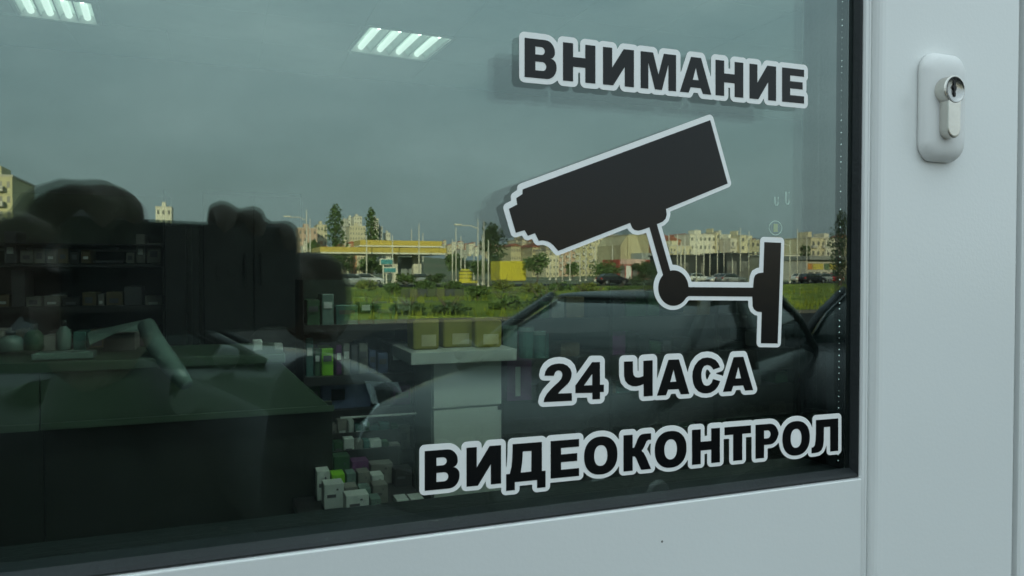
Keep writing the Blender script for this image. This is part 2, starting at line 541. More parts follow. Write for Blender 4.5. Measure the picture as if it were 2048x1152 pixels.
# fixed frame to the right of the door
frame = empty('door_frame', (xs_out + 0.05, 0, 0.6), 'white fixed frame post beside the door beyond a narrow dark gap', 'door frame')
fx = at(2046.5, 560, 0.0).x
bm = bmesh.new()
prism(bm, [(fx, 0.060), (fx, 0.0012), (fx + 0.001, 0.0), (fx + 0.12, 0.0), (fx + 0.12, 0.060)], 0.6, Z1 + 0.008)
bmesh.ops.recalc_face_normals(bm, faces=bm.faces[:])
obj('jamb', bm, M_white, frame)
bm = bmesh.new(); box(bm, xs_out + 0.0002, fx - 0.0002, 0.0065, 0.0095, 0.62, Z1 + 0.006)
obj('weather_seal', bm, mat('grey seal', (0.30, 0.31, 0.31), rough=0.5), frame)
xL = hout - 0.006
boxo('jamb', M_white, frame, xL - 0.12, xL, 0.0, 0.060, 0.6, Z1 + 0.008, 0.001)
boxo('frame_head', M_white, frame, xL - 0.12, fx + 0.12, 0.0, 0.060, Z1 + 0.0085, Z1 + 0.13, 0.001)

# ================================================================== STICKERS
def fillet(poly, n=6):
    """(x, y[, r]) corners, r rounds the corner."""
    outp = []
    N = len(poly)
    for i, p in enumerate(poly):
        if len(p) < 3 or p[2] <= 0:
            outp.append((p[0], p[1])); continue
        c = Vector((p[0], p[1])); a = Vector(poly[i - 1][:2]); b = Vector(poly[(i + 1) % N][:2])
        r = p[2]
        pa = c + (a - c).normalized() * min(r, (a - c).length)
        pb = c + (b - c).normalized() * min(r, (b - c).length)
        for k in range(n + 1):
            t = k / n
            k1 = 0.5523
            q = (1-t)**3 * pa + 3*(1-t)**2*t * (pa + (c - pa) * k1) + 3*(1-t)*t*t * (pb + (c - pb) * k1) + t**3 * pb
            outp.append((q.x, q.y))
    return outp

def ell(cx, cy, rx, ry, n=40, e=2.25):
    pts = []
    for k in range(n):
        a = 2 * math.pi * k / n
        c, s = math.cos(a), math.sin(a)
        pts.append((cx + rx * math.copysign(abs(c) ** (2 / e), c), cy + ry * math.copysign(abs(s) ** (2 / e), s)))
    return pts

GL = {}
GL['В'] = [fillet([(0,0),(0,1),(.95,1,.30),(.95,.535,.16),(.80,.535),(1,.535,.20),(1,0,.30)]),
           fillet([(.335,.81),(.335,.605),(.635,.605,.11),(.635,.81,.11)]), fillet([(.335,.425),(.335,.195),(.68,.195,.12),(.68,.425,.12)])]
GL['Н'] = [[(0,0),(0,1),(.31,1),(.31,.64),(.69,.64),(.69,1),(1,1),(1,0),(.69,0),(.69,.39),(.31,.39),(.31,0)]]
GL['И'] = [[(0,1),(0,0),(.33,0),(.705,.53),(.705,0),(1,0),(1,1),(.67,1),(.295,.47),(.295,1)]]
GL['М'] = [[(0,0),(0,1),(.35,1),(.503,.41),(.655,1),(1,1),(1,0),(.785,0),(.785,.72),(.60,0),(.404,0),(.215,.72),(.215,0)]]
GL['А'] = [[(0,0),(.355,1),(.675,1),(1,0),(.735,0),(.67,.155),(.34,.155),(.28,0)], [(.41,.37),(.60,.37),(.51,.72)]]
GL['Е'] = [[(0,0),(0,1),(1,1),(1,.795),(.364,.795),(.364,.622),(.936,.622),(.936,.413),(.364,.413),(.364,.212),(1,.212),(1,0)]]
GL['О'] = [ell(.5, .5, .5, .52), ell(.5, .5, .20, .285)]
GL['Р'] = [fillet([(0,0),(0,1),(1,1,.36),(1,.385,.36),(.37,.385),(.37,0)]), fillet([(.37,.81),(.37,.575),(.655,.575,.12),(.655,.81,.12)])]
GL['Т'] = [[(0,1),(0,.77),(.328,.77),(.328,0),(.672,0),(.672,.77),(1,.77),(1,1)]]
GL['Л'] = [[(1,1),(1,0),(.70,0),(.70,.765),(.465,.765),(.455,.34),(.43,.18),(.37,.07),(.27,.015),(.13,0),(0,0),(0,.175),(.07,.18),(.125,.24),(.155,.40),(.165,.60),(.165,1)]]
GL['К'] = [[(0,0),(0,1),(.33,1),(.33,.63),(.39,.64),(.45,.74),(.51,.86),(.58,.95),(.66,.99),(.78,1),(1,1),(1,.82),(.90,.82),(.84,.79),(.765,.664),(.71,.585),(.653,.53),(.73,.47),(.82,.34),(1,0),(.64,0),(.53,.20),(.47,.32),(.42,.385),(.37,.395),(.33,.395),(.33,0)]]
GL['Д'] = [[(0,-.21),(0,.226),(.09,.226),(.135,.40),(.157,.65),(.165,1),(.907,1),(.907,.226),(1,.226),(1,-.215),(.786,-.215),(.786,0),(.218,0),(.218,-.21)], [(.423,.79),(.645,.785),(.637,.235),(.367,.235),(.405,.5)]]

def line(x, a, b):
    return a[1] + (b[1] - a[1]) * (x - a[0]) / (b[0] - a[0])

def to_plane(px, py):
    p = at(px, py, GLASS_Y - 0.0003)
    return (p.x, p.z)

def set_word(text, spans, ta, tb, ba, bb):
    outl = []
    for ch, (x0, x1) in zip(text, spans):
        polys = []
        for poly in GL[ch]:
            q = []
            for u, v in poly:
                x = x0 + u * (x1 - x0)
                yt, yb = line(x, ta, tb), line(x, ba, bb)
                q.append(to_plane(x, yb + v * (yt - yb)))
            polys.append(q)
        outl.append((ch, polys))
    return outl

def traced(ch, polys, ox, oy, sc):
    return (ch, [[to_plane(ox + x / sc, oy + y / sc) for x, y in p] for p in polys])

def flat_mesh(name, contours, y, th):
    """Filled outline (holes by even-odd) in the plane of the glass, th thick."""
    cu = bpy.data.curves.new(name, 'CURVE')
    cu.dimensions = '2D'; cu.fill_mode = 'BOTH'; cu.extrude = th / 2
    S = 100.0
    for c in contours:
        sp = cu.splines.new('POLY')
        sp.points.add(len(c) - 1)
        for i, (x, z) in enumerate(c):
            sp.points[i].co = (x * S, z * S, 0, 1)
        sp.use_cyclic_u = True
    cu.extrude = th / 2 * S
    o = bpy.data.objects.new('outline', cu)
    COL.objects.link(o)
    dg = bpy.context.evaluated_depsgraph_get()
    me = bpy.data.meshes.new_from_object(o.evaluated_get(dg))
    bpy.data.objects.remove(o); bpy.data.curves.remove(cu)
    co = np.empty(len(me.vertices) * 3)
    me.vertices.foreach_get('co', co)
    co = co.reshape(-1, 3) / S
    new = np.stack([co[:, 0], y - co[:, 2], co[:, 1]], 1)
    me.vertices.foreach_set('co', new.ravel())
    me.update()
    me.name = name
    me.materials.clear()
    return me

def offset_contours(polys, r, step, shift=(0, 0)):
    """Outline of everything within r of the polygons (rounded border), by a distance field."""
    P = np.concatenate([np.array(p) for p in polys])
    lo, hi = P.min(0) - r - 3 * step, P.max(0) + r + 3 * step
    nx, ny = int((hi[0] - lo[0]) / step) + 1, int((hi[1] - lo[1]) / step) + 1
    gx = lo[0] + np.arange(nx) * step; gy = lo[1] + np.arange(ny) * step
    X, Y = np.meshgrid(gx, gy)
    D = np.full(X.shape, 1e9); inside = np.zeros(X.shape, bool)
    for p in polys:
        q = np.array(p); n = len(q)
        bl, bh = q.min(0) - r - 4 * step, q.max(0) + r + 4 * step
        i0, i1 = max(int((bl[0] - lo[0]) / step), 0), min(int((bh[0] - lo[0]) / step) + 2, nx)
        j0, j1 = max(int((bl[1] - lo[1]) / step), 0), min(int((bh[1] - lo[1]) / step) + 2, ny)
        xs, ys = X[j0:j1, i0:i1], Y[j0:j1, i0:i1]
        ins = np.zeros(xs.shape, bool); d = np.full(xs.shape, 1e9)
        for k in range(n):
            (ax, ay), (bx, by) = q[k], q[(k + 1) % n]
            dx, dy = bx - ax, by - ay
            L = dx * dx + dy * dy
            if L < 1e-16: continue
            t = np.clip(((xs - ax) * dx + (ys - ay) * dy) / L, 0, 1)
            d = np.minimum(d, np.hypot(xs - ax - t * dx, ys - ay - t * dy))
            if abs(dy) > 1e-12:
                cond = ((ay > ys) != (by > ys)) & (xs < dx * (ys - ay) / dy + ax)
                ins ^= cond
        D[j0:j1, i0:i1] = np.minimum(D[j0:j1, i0:i1], np.where(ins, 0, d))
    V = r - D
    segs = {}
    def pt(j, i, j2, i2):
        a, b = V[j, i], V[j2, i2]
        t = a / (a - b)
        return (gx[i] + (gx[i2] - gx[i]) * t + shift[0], gy[j] + (gy[j2] - gy[j]) * t + shift[1])
    B = V > 0
    code = B[:-1, :-1] * 1 + B[:-1, 1:] * 2 + B[1:, 1:] * 4 + B[1:, :-1] * 8
    E = {'b': lambda j, i: ((j, i), (j, i + 1)), 'r': lambda j, i: ((j, i + 1), (j + 1, i + 1)), 't': lambda j, i: ((j + 1, i), (j + 1, i + 1)), 'l': lambda j, i: ((j, i), (j + 1, i))}
    T = {1: ['bl'], 2: ['rb'], 3: ['rl'], 4: ['tr'], 5: ['bl', 'tr'], 6: ['tb'], 7: ['tl'], 8: ['lt'], 9: ['bt'], 10: ['rb', 'lt'], 11: ['rt'], 12: ['lr'], 13: ['br'], 14: ['lb']}
    nxt, pos = {}, {}
    for j, i in zip(*np.nonzero((code > 0) & (code < 15))):
        for s in T[int(code[j, i])]:
            ka, kb = E[s[0]](j, i), E[s[1]](j, i)
            for kk in (ka, kb):
                if kk not in pos: pos[kk] = pt(*kk[0], *kk[1])
            nxt.setdefault(ka, []).append(kb)
    loops = []
    while nxt:
        k0 = next(iter(nxt)); k = k0; lp = []
        while k in nxt:
            lp.append(pos[k])
            l_ = nxt[k]; k2 = l_.pop()
            if not l_: del nxt[k]
            k = k2
            if k == k0: break
        if len(lp) > 12: loops.append(lp)
    res = []
    for lp in loops:                                     # thin out points on straight runs
        q = np.array(lp); keep = []
        last = None
        for i in range(len(q)):
            a, b, c = q[i - 1], q[i], q[(i + 1) % len(q)]
            if last is not None and np.hypot(*(b - last)) < step * 0.6: continue
            keep.append(tuple(b)); last = b
        if len(keep) > 8: res.append(keep)
    return res

Y_W, Y_B = GLASS_Y - 0.00018, GLASS_Y - 0.00034
def sticker(name, label, cat, letters, r, shift=(0, 0), part='letter', group=None):
    allp = [q for _, ps in letters for q in ps[:1]]
    cs = np.concatenate([np.array(q) for q in allp])
    c0 = ((cs[:, 0].min() + cs[:, 0].max()) / 2, cs[:, 1].min())
    root = empty(name, (c0[0], GLASS_Y, c0[1]), label, cat, group)
    cont = offset_contours(allp, r, 0.00032, shift)
    link_mesh('border', flat_mesh('border', cont, Y_W, 0.00016), M_vwhite, root)
    for ch, ps in letters:
        link_mesh(part, flat_mesh(part, ps, Y_B, 0.00012), M_vblack, root)
    return root

BR = 0.00240
word1 = set_word('ВНИМАНИЕ', [(1049.2,1113),(1126,1190.6),(1206,1267.7),(1281.3,1352),(1359.8,1422.3),(1431,1486.4),(1499,1552),(1564.2,1608)],
                 (1049,75.5), (1608,139.8), (1049,153.6), (1608,207.2))
sticker('word_sticker', 'black ВНИМАНИЕ lettering with white border at the top of the glass', 'sticker', word1, BR, (0, 0.0001), group='warning stickers on the door glass')
word2 = [traced('2', [[(247,525),(262,455),(300,390),(360,345),(430,322),(500,315),(570,322),(640,355),(690,410),(710,480),(705,545),(680,610),(640,665),(580,720),(520,775),(475,828),(712,820),(715,950),(232,975),(245,910),(290,830),(350,760),(420,690),(490,630),(535,575),(553,520),(550,475),(525,445),(490,432),(455,440),(425,470),(405,525)]], 1060, 690, 8.533),
         traced('4', [[(775,820),(775,690),(1060,292),(1193,290),(1193,678),(1260,676),(1258,800),(1193,803),(1193,921),(1065,928),(1063,815)], [(920,690),(1062,685),(1062,490)]], 1060, 690, 8.533)]
sticker('word_sticker', 'black number 24 with white border under the camera picture', 'sticker', word2, BR, (0, 0.00035), group='warning stickers on the door glass')
word3 = [traced('Ч', [[(1603,283),(1755,278),(1757,460),(1768,515),(1798,546),(1840,555),(1890,548),(1935,530),(1935,270),(2092,258),(2092,868),(1940,878),(1938,665),(1880,690),(1810,705),(1740,700),(1670,665),(1625,610),(1605,530)]], 1060, 690, 8.533)]
word3 += set_word('А', [(1314,1378.5)], (1248,723.2), (1476,714), (1287,792.9), (1506,780.2))
word3 += [traced('С', [[(1280,380),(1250,310),(1200,255),(1130,222),(1060,212),(980,225),(910,270),(850,350),(815,450),(808,540),(820,640),(855,730),(910,790),(980,820),(1050,825),(1120,812),(1190,770),(1240,710),(1265,660),(1280,615),(1160,580),(1140,640),(1100,685),(1050,697),(1005,680),(975,625),(960,550),(962,470),(980,400),(1010,358),(1060,340),(1110,352),(1145,385),(1165,418)]], 1290, 690, 8.533)]
word3 += set_word('А', [(1445.9,1506.2)], (1248,723.2), (1476,714), (1287,792.9), (1506,780.2))
sticker('word_sticker', 'black ЧАСА lettering with white border to the right of the number 24', 'sticker', word3, BR, (0, 0.00035), group='warning stickers on the door glass')
word4 = set_word('ВИДЕОКОНТРОЛ', [(849.4,919),(933,1002),(1012.3,1091),(1101.3,1158),(1168.2,1234.7),(1247,1302),(1309.5,1372.9),(1384,1439.7),(1449,1501.7),(1511,1556.9),(1564.7,1619.4),(1623,1676.3)],
                 (849,902.3), (1676,836.7), (849,981.6), (1676,901.5))
sticker('word_sticker', 'black ВИДЕОКОНТРОЛ lettering with white border along the bottom of the glass', 'sticker', word4, 0.00215, (0, 0.00035), group='warning stickers on the door glass')
icon = [(1045.2,378.7),(1045,388),(1032.5,396.2),(1034.4,409.1),(1017.7,417.7),(1031.7,465.4),(1049.2,460.2),(1055.9,471.5),(1069.9,466.2),(1077.4,481.5),(1086,480.6),(1094.9,482.3),(1101,485.6),(1107,490.5),(1116.4,501.7),(1260.4,445.5),(1264.4,455.4),(1269,459.6),(1276.5,461.3),(1284,459.5),(1298.9,454.5),(1326,549.7)]
icon_a = icon + [(1340.4,542.1),(1313.5,448.4),(1325.3,443.2),(1331,437.5),(1333.3,429),(1331.7,417.9),(1455.2,366.9),(1420.2,240.2)]
ball = [(1346.7 + 30.2 * math.cos(2 * math.pi * k / 48), 576 + 35.5 * math.sin(2 * math.pi * k / 48)) for k in range(48)]
# camera body + arm + ball + bar + wall plate as one outline: walk the ball between the arm and the bar
arc1 = [(1346.7 + 30.2 * math.cos(rad(a)), 576 + 35.5 * math.sin(rad(a))) for a in range(-132, -360 + 22, -8)]
arc2 = [(1346.7 + 30.2 * math.cos(rad(a)), 576 + 35.5 * math.sin(rad(a))) for a in range(0, 0)]
left_arc = [(1346.7 + 30.2 * math.cos(rad(a)), 576 + 35.5 * math.sin(rad(a))) for a in range(226, 26, -8)]
right_arc = [(1346.7 + 30.2 * math.cos(rad(a)), 576 + 35.5 * math.sin(rad(a))) for a in range(-4, -104, -8)]
plate = [(1376.9,592),(1504.6,593.2),(1505.3,612),(1508,618.5),(1513.5,622.7),(1523.5,624.4),(1521.7,686.4),(1555.2,686.9),(1562,485.5),(1528.7,484.2),(1526.7,545.1),(1517,546.2),(1510.5,550),(1507.8,557),(1506.1,575.3),(1378.2,574.3)]
outline = icon + left_arc + plate + right_arc + icon_a[len(icon):]
outline_pl = [to_plane(x, y) for x, y in outline]
sticker('camera_sticker', 'black security camera picture on a wall bracket with white border', 'sticker', [('icon', [outline_pl])], 0.0022, (-0.0002, 0.0003), 'camera_shape', group='warning stickers on the door glass')

# ================================================================== SHOP SHELL
M_floor = mat('grey floor tile', (0.16, 0.17, 0.16), rough=0.35, var=0.1, scale=3)
M_wall = mat('shop plaster', (0.16, 0.165, 0.155), rough=0.8, var=0.05, scale=4)
M_facade = mat('grey facade panel', (0.50, 0.51, 0.50), rough=0.5, var=0.05, scale=2)
M_ceil = mat('ceiling tile', (0.36, 0.37, 0.36), rough=0.9, var=0.04, scale=5)
FZ, CZ, BY = 0.60, 3.30, 6.6
def structure(name, m, *b):
    return tag(boxo(name, m, None, *b), kind='structure')
structure('floor', M_floor, -4, 8, 0.0, BY, FZ - 0.2, FZ)
structure('ceiling', M_ceil, -4, 8, 0.06, BY, CZ + 0.10, CZ + 0.25)
structure('back_wall', M_wall, -4, 8, BY, BY + 0.2, -0.2, 5.2)
structure('side_wall', M_wall, -4.2, -4.002, 0.0, BY + 0.2, -0.2, 5.2)
structure('side_wall', M_wall, 8.002, 8.2, 0.0, BY + 0.2, -0.2, 5.2)
structure('roof', M_facade, -4.2, 8.2, 0.0, BY + 0.2, 5.202, 5.4)
fac = empty('front_wall', (2, 0.03, 0), 'grey panelled shop front wall around the white door', 'wall')
boxo('wall_panel', M_facade, fac, -4.2, xL - 0.1205, 0.004, 0.08, -0.2, 5.2)
boxo('wall_panel', M_facade, fac, fx + 0.1205, 8.2, 0.004, 0.08, -0.2, 5.2)
boxo('wall_panel', M_facade, fac, xL - 0.12, fx + 0.12, 0.004, 0.08, Z1 + 0.131, 5.2)
boxo('wall_panel', M_facade, fac, xL - 0.12, fx + 0.12, 0.004, 0.06, -0.2, 0.598)
M_conc = mat('concrete', (0.30, 0.30, 0.28), rough=0.9, var=0.12, scale=3, bump=0.4, bscale=40)
st = empty('entrance_steps', (0, -0.25, 0), 'two grey concrete steps in front of the door', 'steps')
boxo('step', M_conc, st, -1.2, 1.6, -0.32, 0.003, -0.1, 0.585, 0.004)
boxo('step', M_conc, st, -1.2, 1.6, -0.52, -0.321, -0.1, 0.29, 0.004)

# ------------------------------------------------------------------ ceiling lights
M_lframe = mat('white light frame', (0.7, 0.7, 0.68), rough=0.4)
M_refl = mat('louvre enamel', (0.60, 0.68, 0.63), rough=0.5)
M_tube = emit_mat('lit tube', (0.86, 1.0, 0.93), 0.55)
M_tubeend = emit_mat('bright tube end', (0.9, 1.0, 0.95), 5.0)
M_fill_tube = emit_mat('added fill tube', (0.86, 1.0, 0.93), 17.0)
def ceiling_light(cx, cy, ang, label, size=0.60, n=4, tube_m=None):
    root = empty('ceiling_light', (cx, cy, CZ), label, 'ceiling light', 'square louvred ceiling lights in the shop')
    ca, sa = math.cos(ang), math.sin(ang)
    def P(u, v, z): return (cx + u * ca - v * sa, cy + u * sa + v * ca, z)
    def bar(name, m, u0, u1, v0, v1, z0, z1):
        bm = bmesh.new(); box(bm, u0, u1, v0, v1, z0, z1)
        for v in bm.verts: v.co = P(v.co.x, v.co.y, v.co.z)
        return obj(name, bm, m, root)
    h = size / 2
    for a in (-1, 1):
        bar('frame', M_lframe, -h, h, a * h - 0.012, a * h + 0.012, CZ - 0.006, CZ + 0.08)
        bar('frame', M_lframe, a * h - 0.012, a * h + 0.012, -h + 0.0125, h - 0.0125, CZ - 0.006, CZ + 0.08)
    w = (size - 0.03) / n
    for k in range(n):
        u0 = -h + 0.015 + k * w
        bm = bmesh.new()
        secs = []
        for v in (-h + 0.014, h - 0.014):
            s = []
            for q in range(9):
                a = math.pi * q / 8
                s.append(P(u0 + w / 2 - (w / 2 - 0.004) * math.cos(a), v, CZ + 0.004 + 0.05 * math.sin(a)))
            secs.append(s)
        loft(bm, secs, close=False, cap=False)
        ref = obj('reflector', bm, M_refl, root, smooth=True)
        bm = bmesh.new()
        tube(bm, [P(u0 + w / 2, -h + 0.03, CZ + 0.03), P(u0 + w / 2, h - 0.03, CZ + 0.03)], 0.022, 10)
        t = obj('tube', bm, tube_m or M_tube, root, smooth=True)
        bm = bmesh.new()
        tube(bm, [P(u0 + w / 2, -h + 0.028, CZ + 0.022), P(u0 + w / 2, -h + 0.060, CZ + 0.022)], 0.018, 8)
        obj('tube_end_glow', bm, M_tubeend, root)  # glow added at the front end for the tube's bright glare
    return root
cA = sum((at_z(x, y, CZ) for x, y in ((708,97),(745,66),(893,80),(850,110))), Vector()) / 4
ceiling_light(cA.x, cA.y, rad(4), 'square four tube ceiling light left of the ВНИМАНИЕ lettering', 0.62)
cB = sum((at_z(x, y, CZ) for x, y in ((44,40),(32,-14),(180,-6),(186,46))), Vector()) / 4
ceiling_light(cB.x, cB.y, rad(4), 'square four tube ceiling light in the upper left corner of the glass', 0.46)
for lx_, ly_, lab in ((.75, .62, 'added unseen ceiling light just inside the door, nearest to the glass'), (2.0, .75, 'added unseen ceiling light over the gondola near the door')):  # unseen lamps added to brighten the stock near the door
    ceiling_light(lx_, ly_, rad(4), lab, 0.62, 4, M_fill_tube)
# grid of plain ceiling panels round the lights
bm = bmesh.new()
def hits(x, y):
    return any(abs(x - c.x) < 0.36 and abs(y - c.y) < 0.36 for c in (cA, cB, Vector((.75, .62, 0)), Vector((2.0, .75, 0))))
gx_ = cA.x - 0.32
ix0, iy0 = int((-4 - gx_) / 0.64) - 1, -10
cg = empty('ceiling_grid', (2, 3, CZ), 'pale suspended ceiling of square tiles above the shop', 'ceiling')
tile_me = None
for i in range(-8, 12):
    for j in range(-9, 6):
        x, y = cA.x + i * 0.632, cA.y + j * 0.632
        if not (-3.6 < x < 7.6 and 0.45 < y < BY - 0.35): continue
        if hits(x, y): continue
        if tile_me is None:
            b2 = bmesh.new(); box(b2, -0.314, 0.314, -0.314, 0.314, 0.0, 0.015)
            tile_me = bpy.data.meshes.new('ceiling_tile'); b2.to_mesh(tile_me); b2.free()
            tile_me.materials.append(M_ceil)
        o = bpy.data.objects.new('ceiling_tile', tile_me); COL.objects.link(o)
        o.parent = cg; o.location = (x - 2, y - 3, 0.0)
bm.free()

# ================================================================== INSIDE THE SHOP
def bx_at(name, m, parent, p0, p1, y, depth, bev=0.0):
    """A box whose front face covers the sight lines p0..p1 (photo pixels) at depth y."""
    a, b = at(p0[0], p0[1], y), at(p1[0], p1[1], y)
    return boxo(name, m, parent, a.x, b.x, y, y + depth, a.z, b.z, bev)

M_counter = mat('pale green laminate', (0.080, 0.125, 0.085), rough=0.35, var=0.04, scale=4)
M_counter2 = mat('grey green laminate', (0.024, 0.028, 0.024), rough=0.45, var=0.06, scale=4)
M_black = mat('black powder coat', (0.012, 0.012, 0.013), rough=0.5, var=0.2)
M_shelf = mat('dark shelf board', (0.035, 0.034, 0.036), rough=0.5, var=0.15, scale=8)
M_cab = mat('white melamine', (0.62, 0.66, 0.63), rough=0.4, var=0.02)
M_card = mat('grey carton', (0.22, 0.22, 0.20), rough=0.8, var=0.15, scale=20)
M_card2 = mat('brown carton', (0.16, 0.13, 0.08), rough=0.85, var=0.15, scale=20)
M_lab = mat('white label', (0.72, 0.74, 0.72), rough=0.6, var=0.03)
M_print = mat('grey print', (0.10, 0.10, 0.11), rough=0.6, var=0.1)
M_yellow = mat('yellow carton', (0.34, 0.30, 0.05), rough=0.55, var=0.12, scale=14)
M_lime = mat('lime green pack', (0.26, 0.62, 0.03), rough=0.4, var=0.1, scale=20)
M_purple = mat('purple pack', (0.16, 0.05, 0.16), rough=0.5, var=0.15, scale=20)
M_blue = mat('blue grey pack', (0.10, 0.13, 0.24), rough=0.5, var=0.15, scale=20)
M_teal = mat('teal plastic', (0.075, 0.18, 0.16), rough=0.25, var=0.15, scale=15)
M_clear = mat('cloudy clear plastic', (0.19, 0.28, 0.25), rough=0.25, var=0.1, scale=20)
M_green = mat('green pack', (0.045, 0.11, 0.055), rough=0.45, var=0.2, scale=20)

# service counter on the left: two fascia panels over two recessed panels, a top
YC = 1.72
cl_, cr_ = at(-260, 800, YC), at(668, 835, YC)
zt = at(300, 716, YC).z; zm = at(300, 833, YC).z; zm2 = at(300, 846, YC).z
xs = at(80, 800, YC).x
ctr = empty('service_counter', ((cl_.x + cr_.x) / 2, YC, FZ), 'long low green grey counter with panel joints on the left inside the shop', 'counter')
ce = at(562, 745, YC).x
for x0, x1, xt in ((cl_.x, xs - 0.0015, None), (xs + 0.0015, cr_.x, ce)):
    bm = bmesh.new()
    pl_ = [(x0, zm2), (x1, zm2), (xt or x1, zt - 0.026), (x0, zt - 0.026)]
    loft(bm, [[(x, YC, z) for x, z in pl_], [(x, YC + 0.02, z) for x, z in pl_]])
    bmesh.ops.recalc_face_normals(bm, faces=bm.faces[:])
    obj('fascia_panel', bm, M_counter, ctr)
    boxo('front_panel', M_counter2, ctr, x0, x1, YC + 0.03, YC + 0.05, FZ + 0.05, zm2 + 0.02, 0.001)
    boxo('plinth', M_black, ctr, x0, x1, YC + 0.06, YC + 0.08, FZ, FZ + 0.05)
    boxo('edge_strip', M_counter, ctr, x0, x1, YC - 0.006, YC - 0.0005, zm2, zm - 0.0, 0.001)
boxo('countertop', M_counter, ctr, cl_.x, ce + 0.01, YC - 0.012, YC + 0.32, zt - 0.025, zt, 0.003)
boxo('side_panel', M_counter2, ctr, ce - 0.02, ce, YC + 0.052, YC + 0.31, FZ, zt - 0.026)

# things on the counter
def tub(name, label, cat, pts, radii, m, group=None, seg=14):
    bm = bmesh.new(); tube(bm, pts, radii, seg)
    bmesh.ops.recalc_face_normals(bm, faces=bm.faces[:])
    o = obj(name, bm, m, None, smooth=True)
    return tag(o, label, cat, group)
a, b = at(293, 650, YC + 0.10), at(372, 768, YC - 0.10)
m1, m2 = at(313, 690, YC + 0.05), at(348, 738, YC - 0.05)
tub('reflection_roll', 'pale teal bent roll standing in for a reflection over the counter edge', 'stand-in', [a, m1, m2, b], [0.022, 0.025, 0.024, 0.016], M_clear)  # made-up roll in place of a sky-lit car hood mirrored in the glass
sheet = bmesh.new()  # made-up sheet, carries on the same mirrored bright band
g = [at(175, 668, YC + .20), at(300, 640, YC + .20), at(300, 662, YC + .12), at(236, 664, YC + .12), at(180, 690, YC + .12)]
loft(sheet, [[p for p in g], [p + Vector((0, .03, .004)) for p in g]])
tag(obj('reflection_sheet', sheet, M_clear, None), 'flat pale sheet standing in for a reflection beside the bent roll', 'bag')
bx = bx_at('carton', M_card, None, (206, 668), (270, 706), YC + .22, .12, .002); tag(bx, 'grey carton on the counter under the pale stand-in sheet', 'box')
bx = bx_at('tray', M_clear, None, (62, 708), (186, 717), YC + .02, .06, .002); tag(bx, 'pale flat tray lying at the front of the counter', 'tray')
def bottle(name, label, px, py0, py1, y, w, m, group):
    b0, b1 = at(px, py1, y), at(px, py0, y)
    h = b1.z - b0.z
    root = empty(name, (b0.x, y, b0.z), label, 'bottle', group)
    bm = bmesh.new(); tube(bm, [b0 + Vector((0, 0, h * t)) for t in (0, .02, .55, .68, .80)], [w * .9, w, w, w * .75, w * .35], 14)
    obj('bottle_body', bm, m, root, True)
    bm = bmesh.new(); tube(bm, [b0 + Vector((0, 0, h * t)) for t in (.802, 1.0)], [w * .4, w * .38], 12)
    obj('cap', bm, M_black, root, True)
bottle('bottle', 'slim dark bottle on the counter left of the flat stand-in sheet', 68, 648, 700, YC + .2, .022, M_green, 'bottles on the counter')
bottle('bottle', 'short clear bottle on the counter near the left edge of the glass', 22, 662, 702, YC + .2, .03, M_clear, 'bottles on the counter')
bottle('bottle', 'thin clear bottle standing between the dark bottle and the flat stand-in sheet', 128, 640, 700, YC + .25, .018, M_clear, 'bottles on the counter')
for px0_, px1_, t, lab in ((84, 112, 672, 'small dark carton on the counter right of the slim dark bottle'), (146, 172, 664, 'small teal pack on the counter at the left end of the flat stand-in sheet'), (-30, 8, 660, 'dark carton at the left end of the counter')):
    o = bx_at('small_carton', M_card if 'carton' in lab else M_teal, None, (px0_, t), (px1_, 706), YC + .24, .08, .002)
    tag(o, lab, 'box', 'small packs on the counter')
# swivel chair back and cups at the right end of the counter
YCh = 2.45
chr_ = empty('office_chair', (at(548, 700, YCh).x, YCh, FZ), 'dark grey office chair behind the right end of the counter', 'chair')
a, b = at(497, 655, YCh), at(600, 760, YCh)
M_chair = mat('charcoal mesh fabric', (0.055, 0.055, 0.055), rough=0.8, var=0.15, scale=40)
w, h = b.x - a.x, a.z - b.z
bm = bmesh.new()
secs = [[((a.x + b.x) / 2 + x * s, YCh + dy, (a.z + b.z) / 2 + z * s) for x, z in rrect(w, h, .07)] for s, dy in ((.94, 0), (1, .012), (1, .04), (.94, .052))]
loft(bm, secs); obj('backrest', bm, M_chair, chr_, True)
cx = (a.x + b.x) / 2
boxo('seat', M_chair, chr_, cx - .22, cx + .22, YCh - .05, YCh + .42, FZ + .42, FZ + .49, .03, 3)
bm = bmesh.new(); tube(bm, [(cx, YCh + .2, FZ + .08), (cx, YCh + .2, FZ + .42)], .025); obj('gas_stem', bm, M_black, chr_)
bm = bmesh.new(); tube(bm, [(cx, YCh + .03, FZ + .46), (cx, YCh + .05, b.z + .05)], .018); obj('back_post', bm, M_black, chr_)
for k in range(5):
    an = 2 * math.pi * k / 5
    bm = bmesh.new(); tube(bm, [(cx, YCh + .2, FZ + .09), (cx + .28 * math.cos(an), YCh + .2 + .28 * math.sin(an), FZ + .05)], [.025, .016]); obj('leg', bm, M_black, chr_)
for p0, p1, lab in (((506, 681), (525, 709), 'small white tub at the foot of the grey chair back, the taller one'), ((549, 688), (566, 711), 'small white tub at the foot of the grey chair back, the shorter one')):
    o = bx_at('white_tub', M_lab, None, p0, (p1[0], 716), YC + .10, .04, .003); tag(o, lab, 'tub', 'white tubs on the counter')

